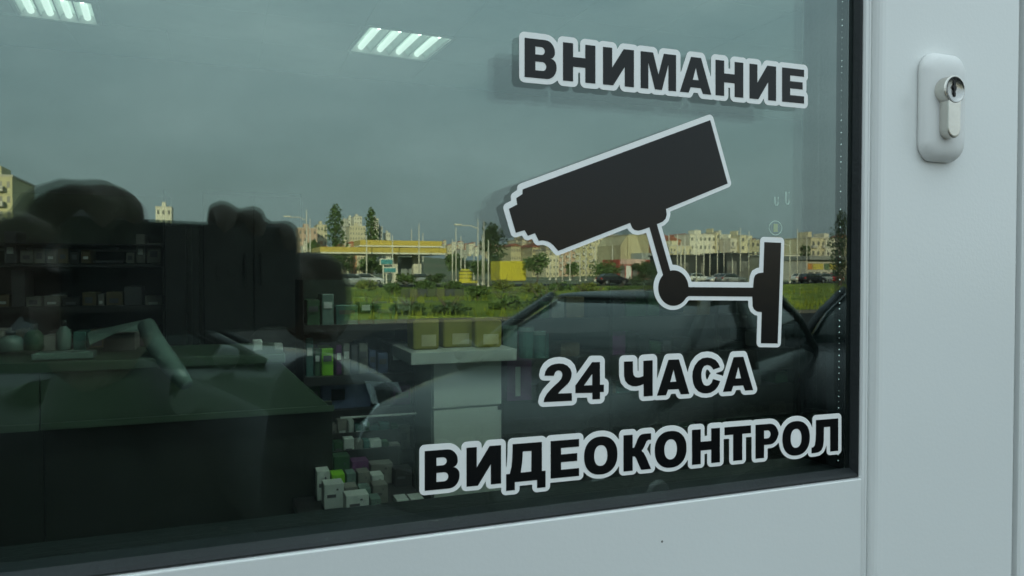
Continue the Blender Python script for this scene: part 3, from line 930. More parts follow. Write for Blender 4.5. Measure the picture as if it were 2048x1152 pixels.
# wall shelf with cartons at the left back
YS = 3.25
shf = empty('wall_shelf', (at(150, 600, YS).x, YS, FZ), 'dark shelf unit full of cartons at the back left of the shop', 'shelf unit')
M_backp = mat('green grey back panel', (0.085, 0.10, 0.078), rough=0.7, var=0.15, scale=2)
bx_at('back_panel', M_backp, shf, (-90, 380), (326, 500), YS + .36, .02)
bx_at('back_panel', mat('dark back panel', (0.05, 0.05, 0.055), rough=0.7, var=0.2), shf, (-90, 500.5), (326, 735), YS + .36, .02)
for py in (484, 527, 616, 706):
    bx_at('shelf_board', M_shelf, shf, (-90, py), (326, py + 7), YS, .355)
for px in (-92, 327):
    bx_at('upright', M_black, shf, (px, 380), (px + 7, 880), YS, .38)
def shelf_row(spans, ybase, y, tops, mats, lab, where):
    for i, ((a, b), t) in enumerate(zip(spans, tops)):
        root = bx_at('carton', mats[i % len(mats)], None, (a, t), (b, ybase), y, .16, .002)
        tag(root, lab[i], 'box', where)
        fa, fb = at(a, t, y), at(b, ybase, y)
        wz = fa.z - fb.z
        boxo('label_strip', M_lab if i % 3 == 0 else M_print, root, fa.x + (fb.x - fa.x) * .2, fa.x + (fb.x - fa.x) * .75, y - .0015, y - .0003, fb.z + wz * .3, fb.z + wz * (.5 + .1 * (i % 3)))
shelf_row([(8, 33), (20+20, 66), (68, 90), (92, 111), (116, 136), (140, 158), (162, 181), (186, 247), (252, 268), (272, 290), (294, 322)], 526.5, YS + .05,
          [462, 500, 497, 499, 497, 502, 499, 521, 505, 468, 486], [M_print, M_card, M_card, M_card, M_card2, M_shelf, M_card2],
          ['tall dark box at the left of the upper wall shelf', 'grey carton next to the tall dark box on the upper wall shelf', 'second grey carton after the tall dark box on the upper wall shelf', 'third grey carton after the tall dark box on the upper wall shelf',
           'brown carton in the middle of the upper wall shelf', 'dark carton in the middle of the upper wall shelf', 'brown carton left of the pale low tray on the upper wall shelf', 'pale low tray lying on the upper wall shelf', 'narrow carton right of the low tray on the upper wall shelf', 'tall narrow dark box on the upper wall shelf', 'dark carton at the right end of the upper wall shelf'], 'cartons on the wall shelf')
shelf_row([(-6, 18), (22, 50), (52, 82), (88, 120), (124, 160), (164, 192), (196, 208), (212, 245), (248, 284), (290, 324)], 615.5, YS + .05,
          [590, 540, 594, 592, 596, 585, 588, 584, 573, 592], [M_card2, M_print, M_card, M_card, M_shelf, M_card2, M_card],
          ['brown carton at the left end of the middle wall shelf', 'tall dark screen box on the middle wall shelf', 'grey carton right of the screen box on the middle wall shelf', 'wide grey carton on the middle wall shelf', 'dark carton left of the crumpled heap on the middle wall shelf', 'brown carton in the middle of the middle wall shelf',
           'narrow grey carton on the middle wall shelf', 'flat topped carton on the middle wall shelf', 'shiny blue edged carton on the middle wall shelf', 'carton with pale base at the right end of the middle wall shelf'], 'cartons on the wall shelf')
shelf_row([(-10, 24), (30, 52), (56, 84), (96, 130), (136, 170), (176, 214), (222, 258), (264, 318)], 705.5, YS + .05, [668, 660, 676, 664, 672, 660, 668, 655], [M_shelf, M_card2, M_print, M_shelf],
          ['carton at the left end of the bottom wall shelf', 'brown carton second from the left on the bottom wall shelf', 'low dark carton on the bottom wall shelf', 'wide dark carton on the bottom wall shelf', 'dark carton behind the flat stand-in sheet on the bottom wall shelf', 'brown carton behind the flat stand-in sheet on the bottom wall shelf', 'carton left of the bent stand-in roll on the bottom wall shelf', 'wide carton at the right end of the bottom wall shelf'], 'cartons on the wall shelf')
# two dark pillars
for p0, p1, y, lab in (((331, 250), (372, 900), 3.1, 'black square column right of the wall shelf'), ((384, 250), (398, 900), 3.3, 'narrow grey column right of the black column')):
    a, b = at(p0[0], 500, y), at(p1[0], 500, y)
    pl = empty('pillar', ((a.x + b.x) / 2, y, FZ), lab, 'pillar')
    boxo('shaft', M_black if 'black' in lab else M_counter2, pl, a.x, b.x, y, y + .12, FZ + .06, at(350, 452, y).z)
    boxo('base', M_black, pl, a.x - .01, b.x + .01, y - .01, y + .13, FZ, FZ + .058)
# tall dark cabinet behind (right of the pillars)
YB = 3.9
tc_ = empty('tall_cupboard', (at(500, 600, YB).x, YB, FZ), 'tall black cupboard with double doors behind the counter', 'cupboard')
a, b = at(405, 380, YB), at(606, 900, YB)
boxo('carcass', M_black, tc_, a.x, b.x, YB, YB + .5, FZ, a.z)
mid = (a.x + b.x) / 2
for x0, x1, hx in ((a.x + .005, mid - .003, mid - .05), (mid + .003, b.x - .005, mid + .03)):
    d = boxo('cupboard_door', M_shelf, tc_, x0, x1, YB - .02, YB - .001, FZ + .05, a.z - .02, .002)
    boxo('handle', M_black, d, hx, hx + .015, YB - .045, YB - .021, 1.55, 1.72, .003)

# rack of coloured packs between counter and white cabinet
YR = 2.12
rk = empty('display_rack', (at(720, 760, YR).x, YR, FZ), 'dark rack of coloured packs left of the white cabinet', 'rack')
for py in (652, 756, 826, 918):
    bx_at('shelf_board', M_shelf, rk, (608, py), (826, py + 6), YR, .30)
for px in (606, 826):
    bx_at('upright', M_black, rk, (px, 560), (px + 5, 1080), YR + .01, .28)
bx_at('back_panel', mat('dark green back panel', (0.03, 0.05, 0.04), rough=.7), rk, (606, 560), (830, 1080), YR + .301, .01)
packs = [(614, 640, 600, 651, M_green, 'green pack at the left of the rack top shelf'), (644, 668, 588, 651, M_clear, 'pale pack second on the rack top shelf'), (672, 716, 610, 651, M_teal, 'wide teal pack on the rack top shelf'), (720, 744, 596, 651, M_green, 'dark green pack on the rack top shelf'), (748, 790, 606, 651, M_green, 'low green pack on the rack top shelf'), (794, 822, 596, 651, M_card, 'grey pack at the right of the rack top shelf'),
         (612, 627, 676, 755, M_teal, 'thin teal pack at the left of the rack second shelf'), (629, 641, 697, 755, M_green, 'narrow green pack on the rack second shelf'), (643, 667, 697, 755, M_lime, 'bright lime green pack on the rack second shelf'), (672, 684, 690, 755, M_purple, 'narrow purple pack right of the lime green pack'), (686, 700, 686, 755, M_card, 'grey pack on the rack second shelf'), (702, 716, 690, 755, M_print, 'dark pack on the rack second shelf'), (718, 736, 686, 755, M_card, 'wider grey pack on the rack second shelf'), (738, 752, 700, 755, M_blue, 'blue grey pack on the rack second shelf'), (756, 776, 706, 755, M_blue, 'wide blue grey pack on the rack second shelf'), (780, 820, 690, 755, M_shelf, 'dark wide pack at the right of the rack second shelf'),
         (612, 640, 770, 825, M_green, 'green pack on the rack third shelf'), (643, 742, 762, 825, M_blue, 'wide blue grey storage box with a white label'), (748, 782, 776, 825, M_shelf, 'dark pack right of the labelled storage box'), (786, 822, 772, 825, M_purple, 'dark purple pack on the rack third shelf'),
         (616, 650, 850, 917, M_teal, 'teal pack on the rack bottom shelf'), (654, 690, 842, 917, M_green, 'green pack on the rack bottom shelf'), (694, 730, 856, 917, M_green, 'low green pack on the rack bottom shelf'), (736, 776, 862, 917, M_teal, 'wide teal pack on the rack bottom shelf'), (780, 820, 850, 917, M_card, 'grey pack on the rack bottom shelf')]
for a, b, t, bs, m, lab in packs:
    o = bx_at('pack', m, None, (a, t), (b, bs), YR + .03 + rnd.uniform(0, .02), .12, .003)
    tag(o, lab, 'box', 'packs on the display rack')
    p, q = at(a, t, YR + .028), at(b, bs, YR + .028)
    if 'label' in lab:
        bx_at('white_label', M_lab, o, (663, 780), (690, 799), YR + .026, .002)
    else:
        boxo('printed_band', M_lab if rnd.random() < .35 else M_print, o, p.x + (q.x - p.x) * .15, q.x - (q.x - p.x) * .15, YR + .026, YR + .0285, q.z + (p.z - q.z) * .55, q.z + (p.z - q.z) * .75)
bm = bmesh.new(); tube(bm, [at(681, 836, YR - .1), at(833, 827, YR - .1)], .0035, 8)
tag(obj('price_rail', bm, M_lab, None), 'thin white rail across the front of the rack', 'rail')

# white cabinet with ledge and drawers
YW = 1.95
wc = empty('white_cabinet', (at(935, 860, YW).x, YW, FZ), 'white cabinet with a wide ledge and a drawer, carrying yellow boxes', 'cabinet')
a, b = at(866, 724, YW), at(1004, 1010, YW)
boxo('carcass', M_cab, wc, a.x, b.x, YW + .022, YW + .45, FZ + .06, a.z)
zd = at(935, 815, YW).z
boxo('drawer_front', M_cab, wc, a.x + .002, b.x - .002, YW, YW + .02, zd + .003, a.z - .004, .0015)
boxo('drawer_front', M_cab, wc, a.x + .002, b.x - .002, YW, YW + .02, FZ + .30, zd - .003, .0015)
boxo('drawer_front', M_cab, wc, a.x + .002, b.x - .002, YW, YW + .02, FZ + .065, FZ + .294, .0015)
bx_at('drawer_tag', M_black, wc, (996, 812), (1003, 819), YW - .004, .003)
a, b = at(822, 706, YW - .05), at(1034, 721, YW - .05)
boxo('ledge', M_cab, wc, a.x, b.x, YW - .05, YW + .46, b.z, a.z, .002)
zl = a.z
for i, (p0, p1, y, lab) in enumerate((((828, 640), (878, 706), YW + .02, 'left yellow carton on the white cabinet ledge'), ((887, 639), (945, 706), YW + .05, 'middle yellow carton on the white cabinet ledge'), ((951, 642), (1003, 706), YW + .02, 'right yellow carton on the white cabinet ledge'))):
    a, b = at(p0[0], p0[1], y), at(p1[0], p1[1], y)
    root = empty('yellow_carton', ((a.x + b.x) / 2, y, zl), lab, 'box', 'yellow cartons on the white cabinet')
    bm = bmesh.new()
    box(bm, a.x, b.x, y, y + .09, zl + .0005, a.z)
    for v in bm.verts:
        if v.co.z > zl + .01: v.co.x += (v.co.x - (a.x + b.x) / 2) * .04; v.co.z += rnd.uniform(-.003, .003)
    bmesh.ops.bevel(bm, geom=bm.edges[:], offset=.004, segments=2, affect='EDGES')
    obj('carton_body', bm, M_yellow, root)
    w = b.x - a.x; h = a.z - zl
    boxo('print_panel', mat('pale print', (.62, .55, .30), rough=.4), root, a.x + w * .30, b.x - w * .12, y - .0018, y - .0004, zl + h * .12, zl + h * .5)
    boxo('top_flap', M_yellow, root, a.x - .001, b.x + .001, y + .002, y + .088, a.z + .004, a.z + .007)
jars = [(1020, 650, 706, .024, 'clear lidded jar on the right end of the cabinet ledge'), (1052, 654, 715, .026, 'teal jar right of the cabinet ledge'), (1078, 662, 715, .022, 'small teal jar right of the cabinet ledge')]
for k, (px, t, bt, w, lab) in enumerate(jars):
    y = YW + .12
    p0, p1 = at(px, bt, y), at(px, t, y)
    root = empty('jar', (p0.x, y, p0.z), lab, 'jar', 'plastic jars by the yellow cartons')
    bm = bmesh.new(); tube(bm, [p0, p0 + (p1 - p0) * .85], [w, w * 1.02], 16); obj('jar_body', bm, M_clear if k == 0 else M_teal, root)
    bm = bmesh.new(); tube(bm, [p0 + (p1 - p0) * .86, p1], w * 1.08, 16); obj('lid', bm, M_clear, root)
o = bx_at('purple_box', M_purple, None, (1014, 722), (1064, 800), YW + .20, .1, .003); tag(o, 'purple box with a white side label right of the white cabinet', 'box')
bx_at('white_label', M_lab, o, (1031, 734), (1041, 792), YW + .198, .0015)

# gondola shelves of dim goods across the right half
YG = 2.75
gd = empty('gondola_shelf', (at(1350, 800, YG).x, YG, FZ), 'long dark shop shelf filled with dim goods behind the lettering', 'shelf unit')
for py in (640, 722, 806, 890, 980):
    bx_at('shelf_board', M_shelf, gd, (1008, py), (1760, py + 5), YG, .35)
bx_at('back_panel', M_shelf, gd, (1008, 560), (1760, 1120), YG + .352, .02)
for px in (1004, 1220, 1430, 1590, 1762):
    bx_at('upright', M_black, gd, (px, 560), (px + 4, 1130), YG - .005, .36)
gm = [M_green, M_teal, M_shelf, M_card, M_print, M_purple, M_black, M_green, M_card2]
names = ['dark green', 'teal', 'black', 'grey', 'charcoal', 'purple', 'matt black', 'deep green', 'brown']
for r, (py, nm) in enumerate(((640, 'top'), (722, 'second'), (806, 'third'), (890, 'fourth'), (980, 'bottom'))):
    px = 1014; i = 0; prev = 'steel upright'
    while px < 1735:
        wd = rnd.uniform(16, 40)
        i += 1
        if rnd.random() < .85:
            k = rnd.randrange(len(gm))
            o = bx_at('pack', gm[k], None, (px, py - rnd.uniform(34, 64)), (px + wd, py - .3), YG + rnd.uniform(.02, .07), .12, .003)
            p = 'left' if px < 1220 else ('middle' if px < 1480 else 'right')
            tag(o, '%s pack on the %s gondola shelf, %s part, next after a %s' % (names[k], nm, p, prev), 'box', '%s packs on the %s gondola shelf, %s part' % (names[k], nm, p))
            prev = names[k] + ' pack'
        px += wd + rnd.uniform(1, 6)
# made-up upright standing in for the pale inner bead edge on the right
YP = 0.42
a, b = at(1638, 560, YP), at(1646.5, 560, YP)
post = empty('bead_edge_line', ((a.x + b.x) / 2, YP, FZ), 'slim pale bead-edge stand-in standing upright behind the right side of the glass', 'post')
boxo('shaft', mat('pale bead-edge stand-in', (.42, .55, .46), rough=.4), post, a.x, b.x, YP, YP + .004, FZ + .02, CZ - .005)
boxo('foot', M_black, post, a.x - .03, b.x + .03, YP - .03, YP + .04, FZ, FZ + .019)

# low table with small cartons near the floor
YT = 1.55
zt_ = at(740, 1027, YT).z
lt = empty('low_table', (at(740, 1030, YT).x, YT, FZ), 'low dark table holding small white cartons behind the bottom of the glass', 'table')
a, b = at(600, 1027, YT), at(862, 1027, YT)
boxo('table_top', M_shelf, lt, a.x, b.x, YT - .03, YT + .42, zt_ - .025, zt_ - .0005, .003)
for x in (a.x + .03, b.x - .06):
    for y in (YT, YT + .35):
        boxo('leg', M_black, lt, x, x + .03, y, y + .03, FZ, zt_ - .026)
sm = [(692, 738, 993, 0, M_cab, 'white carton with dark print in the front row on the low table'), (742, 762, 999, 0, M_clear, 'pale green carton right of the printed white carton on the low table'), (794, 818, 1001, 0, M_cab, 'white flat carton near the right end of the low table'), (822, 848, 999, 0, M_cab, 'white flat carton at the right end of the low table'), (648, 688, 970, .07, M_cab, 'upright white carton in the second row on the low table'), (690, 716, 976, .07, M_card, 'grey carton in the second row on the low table'), (720, 742, 978, .07, M_clear, 'pale carton in the second row of the low table'), (746, 776, 972, .07, M_card, 'grey carton right of the pale one in the second row'),
      (634, 660, 944, .15, M_cab, 'upright white carton at the back left of the low table'), (664, 690, 950, .15, M_lime, 'lime green carton in the back row of the low table'), (694, 712, 948, .15, M_clear, 'pale carton right of the lime carton in the back row'), (716, 740, 946, .15, M_card, 'grey carton in the back row of the low table'), (744, 768, 952, .15, M_cab, 'white carton in the back row of the low table'), (628, 662, 920, .24, M_green, 'green carton at the very back of the low table'), (668, 700, 914, .24, M_green, 'second green carton at the very back of the low table'), (704, 738, 924, .24, M_purple, 'dark purple carton at the very back of the low table'), (742, 786, 930, .24, M_card, 'wide grey carton at the very back of the low table'), (790, 824, 940, .20, M_shelf, 'dark carton at the right of the low table')]
for x0, x1, t, dy, m, lab in sm:
    p, q = at(x0, t, YT + dy), at(x1, 1000, YT + dy)
    o = boxo('small_carton', m, None, p.x, q.x, YT + dy, YT + dy + .05, zt_, max(p.z, zt_ + .02), .0015)
    tag(o, lab, 'box', 'small cartons on the low table')
    hh = max(p.z, zt_ + .02) - zt_
    ww = q.x - p.x
    boxo('printed_band', M_print, o, p.x + ww * .15, p.x + ww * .6, YT + dy - .0012, YT + dy - .0003, zt_ + hh * .45, zt_ + hh * .58)
    boxo('printed_dot', M_print, o, p.x + ww * .62, p.x + ww * .72, YT + dy - .0012, YT + dy - .0003, zt_ + hh * .72, zt_ + hh * .80)

# a stepped stand with more packs behind the small cartons
stand = empty('stepped_stand', (at(720, 930, 1.9).x, 1.98, FZ), 'dark stepped stand crowded with green and grey packs behind the small cartons', 'stand')
heap = [(1.99, 908, 'lower'), (2.05, 872, 'upper')]
for i, (y, py, nm) in enumerate(heap):
    a, b = at(592, py, y), at(800, py, y)
    boxo('step', M_shelf, stand, a.x, b.x, y - .01, y + .05, FZ, a.z - .001)
    px = 598; prev = 'the left end'
    while px < 785:
        w = rnd.uniform(10, 22); k = rnd.choice([0, 1, 3, 9, 7, 9, 1, 9, 3])
        m_, nmk = ((gm + [M_cab])[k], (names + ['pale'])[k])
        o = bx_at('pack', m_, None, (px, py - rnd.uniform(18, 32)), (px + w, py - .2), y, .04, .0015)
        tag(o, '%s pack on the %s step of the stand, after %s' % (nmk, nm, prev), 'box', 'packs on the stepped stand')
        p, q = at(px, py - 10, y), at(px + w, py - 4, y)
        boxo('printed_band', M_lab if rnd.random() < .5 else M_print, o, p.x + (q.x - p.x) * .15, q.x - (q.x - p.x) * .2, y - .0013, y - .0003, q.z, p.z)
        prev = 'a %s pack' % nmk
        px += w + rnd.uniform(.5, 3)

# hanging ring tag and small clear hooks stuck on the inner glass
yi = GLASS_Y + 0.008 + CAV + 0.0015
c = at(1551, 456, yi)
rt = empty('ring_tag', c, 'thin pale ring with a yellow tag stuck to the glass above the bracket picture', 'tag')
r_ = abs(at(1551, 442, yi).z - c.z)
bm = bmesh.new()
pts = [c + Vector((r_ * 1.12 * math.cos(q), 0, r_ * math.sin(q))) for q in [2 * math.pi * k / 32 for k in range(33)]]
tube(bm, pts, .00022, 6, cap=False); obj('ring', bm, M_vwhite, rt, True)
boxo('yellow_tag', mat('yellow tag', (.6, .48, .05), rough=.5), rt, c.x - .0012, c.x + .0012, yi - .0002, yi + .0002, c.z - .002, c.z + .0022)
for px, py0, py1, lab in ((1553, 394, 411, 'small clear hook on the glass, the fainter left one of two'), (1575, 384, 409, 'small clear hook on the glass, the brighter right one of two')):
    c0, c1 = at(px, py0, yi), at(px, py1, yi)
    bm = bmesh.new(); w = .0011
    tube(bm, [c0 + Vector((-w, 0, 0)), Vector((c1.x - w, yi, c1.z + .0012)), Vector((c1.x - w * .5, yi, c1.z + .0002)), Vector((c1.x + w * .5, yi, c1.z + .0002)), Vector((c1.x + w, yi, c1.z + .0012)), c0 + Vector((w, 0, 0))], .00032, 6)
    tag(obj('clear_hook', bm, M_vwhite, None, True), lab, 'hook', 'clear hooks on the glass')

# ================================================================== OUTSIDE, MIRRORED IN THE GLASS
M_asph = mat('asphalt', (0.026, 0.027, 0.028), rough=0.95, spec=0.06, var=0.25, scale=1.5, bump=0.5, bscale=60)
M_lawn = mat('mown grass', (0.085, 0.125, 0.018), rough=0.95, spec=0.1, scale=0.30, color2=(0.22, 0.25, 0.040), bump=0.8, bscale=12)
M_earth = mat('dry ground', (0.13, 0.125, 0.075), rough=0.95, scale=0.03, color2=(0.08, 0.11, 0.04))
def sheet(name, m, x0, x1, y0, y1, z, nx=1, ny=1, amp=0.0, kind='structure'):
    bm = bmesh.new()
    vs = [[bm.verts.new((x0 + (x1 - x0) * i / nx, y0 + (y1 - y0) * j / ny,
           z + amp * (math.sin(i * 1.7 + j * .6) + math.sin(j * 2.3 - i * .4) + 1.2 * math.sin(i * .5 + j * .9)) * (0 if i in (0, nx) or j in (0, ny) else 1))) for i in range(nx + 1)] for j in range(ny + 1)]
    for j in range(ny):
        for i in range(nx):
            bm.faces.new((vs[j][i], vs[j][i + 1], vs[j + 1][i + 1], vs[j + 1][i]))
    bmesh.ops.recalc_face_normals(bm, faces=bm.faces[:])
    return tag(obj(name, bm, m, None, smooth=amp > 0), kind=kind)
sheet('ground', M_earth, -2500, 2500, -3500, 400, -0.06)
sheet('parking_lot', M_asph, -60, 80, -23.0, -0.02, 0.0)
sheet('lawn', M_lawn, -90, 160, -78, -23.2, 0.02, 40, 24, 0.10)
sheet('road', M_asph, -160, 260, -96, -82, 0.004)
kb = bmesh.new(); box(kb, -60, 80, -23.19, -23.01, -0.1, 0.12)
tag(obj('kerb', kb, mat('dark kerb', (.09, .09, .085), rough=.9, var=.2, scale=2)), kind='structure')
# painted bay lines on the parking lot
M_paint = mat('worn road paint', (0.55, 0.55, 0.52), rough=0.8, var=0.2, scale=5)
pk = bmesh.new()
for i in range(-6, 12):
    x = i * 2.6
    box(pk, x, x + .10, -6.6, -1.6, 0.003, 0.005)
tag(obj('bay_lines', pk, M_paint), kind='structure')

# far hillside
hb_ = bmesh.new()
NX, NYh = 60, 14
rows = []
for j in range(NYh + 1):
    y = -620 - j * 70
    row = []
    for i in range(NX + 1):
        x = -900 + i * 50
        t = min(1, j / 8)
        h = 30 * (t * t * (3 - 2 * t)) * (0.75 + .25 * math.sin(i * .35) + .15 * math.sin(i * .9 + 1)) - .5
        row.append(hb_.verts.new((x, y, h)))
    rows.append(row)
for j in range(NYh):
    for i in range(NX):
        hb_.faces.new((rows[j][i], rows[j + 1][i], rows[j + 1][i + 1], rows[j][i + 1]))
bmesh.ops.recalc_face_normals(hb_, faces=hb_.faces[:])
tag(obj('hills', hb_, mat('hillside', (0.07, 0.10, 0.05), rough=.95, scale=.01, color2=(.13, .13, .08)), None, True), kind='structure')

# grass tufts at the edge of the lawn
tb = bmesh.new()
for _ in range(5200):
    y = -23.4 - 36 * rnd.random() ** 1.6
    x = rnd.uniform(-.32, 1.12) * (-y)
    h = rnd.uniform(.10, .42); a = rnd.uniform(0, 6.28); w = rnd.uniform(.03, .09)
    dx, dy = math.cos(a) * w, math.sin(a) * w
    lx_, ly_ = rnd.uniform(-.1, .1), rnd.uniform(-.1, .1)
    tb.faces.new([tb.verts.new(p) for p in ((x - dx, y - dy, -.02), (x + dx, y + dy, -.02), (x + lx_, y + ly_, h))])
tag(obj('grass', tb, M_lawn), kind='stuff')

# ---- trees
def leaf_mat(name, c, c2):
    return mat(name, c, rough=0.7, scale=.9, color2=c2)
L_dark = leaf_mat('dark leaves', (0.030, 0.055, 0.016), (0.055, 0.095, 0.025))
L_mid = leaf_mat('green leaves', (0.045, 0.085, 0.018), (0.085, 0.14, 0.03))
L_yel = leaf_mat('yellow green leaves', (0.09, 0.12, 0.02), (0.16, 0.18, 0.03))
M_bark = mat('bark', (0.10, 0.08, 0.06), rough=.9, var=.25, scale=8)
def tree(name, label, base, h, w, shape, m, n=700, leaf=.35, group=None, trunk_h=None, seed=0):
    r = random.Random(seed + int(abs(base.x * 7 + base.y * 3)))
    root = empty(name, base, label, 'tree' if 'shrub' not in name and 'bush' not in name else 'bush', group)
    th = trunk_h if trunk_h is not None else h * .22
    bm = bmesh.new()
    tr = max(.05, h * .018)
    top = h * .82
    tube(bm, [base + Vector((0, 0, -.05)), base + Vector((r.uniform(-.1, .1), 0, th)), base + Vector((r.uniform(-.2, .2), 0, top))], [tr * 1.5, tr, tr * .25], 7)
    for k in range(7):
        z = th + (top - th) * (k + .5) / 8
        a = r.uniform(0, 6.28); rr = w * .33
        p = base + Vector((0, 0, z))
        tube(bm, [p, p + Vector((math.cos(a) * rr * .5, math.sin(a) * rr * .5, rr * .5)), p + Vector((math.cos(a) * rr, math.sin(a) * rr, rr * 1.1))], [tr * .5, tr * .35, tr * .12], 5)
    obj('trunk', bm, M_bark, root)
    bm = bmesh.new()
    blobs = []
    nb = 16 if shape != 'poplar' else 22
    for k in range(nb):
        if shape == 'poplar':
            t = (k + r.random()) / nb
            rad_ = w * .5 * (math.sin(math.pi * min(1, t * .80 + .12)) ** .6) * .86
            a = r.uniform(0, 6.28); q = r.uniform(.1, .5) * w * .5 * math.sin(math.pi * min(1, t * .86 + .1))
            blobs.append((Vector((math.cos(a) * q, math.sin(a) * q, th * .6 + (h - th * .6) * t)), max(rad_, w * .10), max(rad_, w * .1) * 1.5))
        else:
            a = r.uniform(0, 6.28); t = r.random() ** .6
            zc = th + (h - th) * (.18 + .68 * r.random())
            q = w * .5 * t * (.75 if zc > h * .7 else .95) * .72
            rr = w * r.uniform(.15, .26)
            blobs.append((Vector((math.cos(a) * q, math.sin(a) * q, zc)), rr, rr * min(1.0, (h - th) / w * 1.1)))
    for _ in range(n):
        c, rr, rz = blobs[r.randrange(len(blobs))]
        u = Vector((r.gauss(0, 1), r.gauss(0, 1), r.gauss(0, 1))).normalized() * (r.random() ** .35)
        p = base + c + Vector((u.x * rr, u.y * rr, u.z * rz))
        if p.z < base.z + .02: continue
        s = leaf * r.uniform(.5, 1.2)
        n1 = Vector((r.gauss(0, 1), r.gauss(0, 1), r.gauss(0, .7))).normalized()
        n2 = n1.cross(Vector((r.gauss(0, 1), r.gauss(0, 1), r.gauss(0, 1)))).normalized()
        bm.faces.new([bm.verts.new(p + v) for v in (n1 * s, n2 * s * .6, -n1 * s, -n2 * s * .6)])
    obj('crown', bm, m, root)
    return root
def tree_px(name, label, px, py_top, wpx, Y, shape, m, n, group=None, trunk_h=None):
    t = out(px, py_top, Y)
    wl_ = abs(out(px + wpx / 2, py_top, Y).x - out(px - wpx / 2, py_top, Y).x)
    return tree(name, label, Vector((t.x, t.y, 0)), t.z, wl_, shape, m, n, max(.10, Y * .0021), group, trunk_h)
tree_px('poplar_tree', 'dark poplar rising above the yellow canopy, left of the white towers', 671, 417, 46, 240, 'poplar', L_mid, 1500)
tree_px('poplar_tree', 'smaller poplar between the two groups of white towers', 742, 424, 36, 260, 'poplar', L_mid, 1200)
tree_px('poplar_tree', 'near dark poplar at the right edge of the glass', 1682, 432, 38, 70, 'poplar', L_dark, 2200)
tree_px('broadleaf_tree', 'wide dark tree behind the left end of the camera picture', 985, 442, 70, 150, 'round', L_dark, 1800)
tree_px('broadleaf_tree', 'tree right of the yellow container', 1075, 505, 52, 120, 'round', L_mid, 1000)
tree_px('broadleaf_tree', 'low green tree left of the red shop', 1213, 522, 66, 110, 'round', L_mid, 1200)
tree_px('round_bush', 'round dark bush in front of the red shop', 1284, 523, 62, 62, 'round', L_dark, 1600, trunk_h=.3)
tree_px('broadleaf_tree', 'small tree at the foot of the pink house left of the poplar', 627, 476, 40, 200, 'round', L_mid, 700)
tree_px('broadleaf_tree', 'thin tree before the cream block near the right edge', 1609, 478, 22, 140, 'round', L_dark, 500)
for k, (px, t, w, Y, m, lab) in enumerate([(690, 505, 60, 190, L_dark, 'dark tree under the left end of the yellow canopy'), (728, 512, 44, 150, L_mid, 'low tree left of the teal price screens'), (905, 508, 40, 260, L_mid, 'tree just right of the yellow canopy'), (925, 515, 34, 180, L_dark, 'dark tree between the canopy and the twin poles'), (955, 520, 40, 140, L_mid, 'low tree at the foot of the twin poles'),
      (812, 548, 50, 90, L_mid, 'shrubby tree under the canopy pillar'), (870, 546, 44, 90, L_dark, 'dark shrubby tree right of the canopy pillar'), (1145, 525, 40, 170, L_mid, 'tree under the tan blocks'), (1350, 520, 30, 200, L_dark, 'small dark tree left of the pale poles'), (1420, 516, 50, 210, L_dark, 'dark tree under the white apartment block'), (1500, 522, 46, 190, L_dark, 'dark tree left of the wall plate picture'), (1585, 530, 26, 160, L_mid, 'small tree right of the wall plate picture'),
      (760, 520, 30, 200, L_dark, 'dark tree behind the teal price screens'), (985, 520, 44, 170, L_yel, 'yellow green tree left of the yellow container'), (1325, 528, 40, 150, L_mid, 'green tree behind the arm of the camera picture')]):
    tree_px('broadleaf_tree', lab, px, t, w, Y, 'round', m, 600)
for k, (px, t, w, Y, m, lab) in enumerate([(735, 560, 50, 60, L_yel, 'sunlit bush at the left of the lawn edge'), (785, 566, 44, 55, L_mid, 'green bush left of the panel fence'), (850, 560, 60, 58, L_mid, 'wide green bush above the panel fence'), (905, 562, 52, 56, L_mid, 'green bush before the yellow tank'), (1010, 560, 70, 54, L_yel, 'yellow green bush under the yellow container'), (1060, 566, 60, 50, L_yel, 'bright bush right of the yellow container'), (1120, 562, 64, 52, L_mid, 'green bush under the tan blocks'), (1175, 566, 60, 50, L_yel, 'yellow green bush left of the dark round bush'), (1235, 572, 44, 46, L_mid, 'low bush at the foot of the round bush'),
      (955, 572, 60, 42, L_mid, 'green bush at the right end of the panel fence'), (1090, 588, 90, 30, L_dark, 'low dark hedge bush behind the near car, left one'), (1180, 590, 90, 28, L_dark, 'low dark hedge bush behind the near car, right one'), (1010, 592, 80, 28, L_mid, 'low hedge bush above the yellow cartons')]):
    tree_px('bush', lab, px, t, w, Y, 'round', m, 700, 'bushes along the lawn', trunk_h=.15)

hb2 = []
for k, (px, t, w, Y, m, lab) in enumerate([(735, 604, 80, 26.5, L_mid, 'green hedge bush on the lawn edge, under the canopy pillar'), (815, 606, 90, 26, L_dark, 'dark hedge bush on the lawn edge, below the panel fence'), (900, 608, 90, 26, L_dark, 'dark hedge bush on the lawn edge, above the middle yellow carton')]):
    tree_px('bush', lab, px, t, w, Y, 'round', m, 900, 'bushes along the lawn', trunk_h=.12)

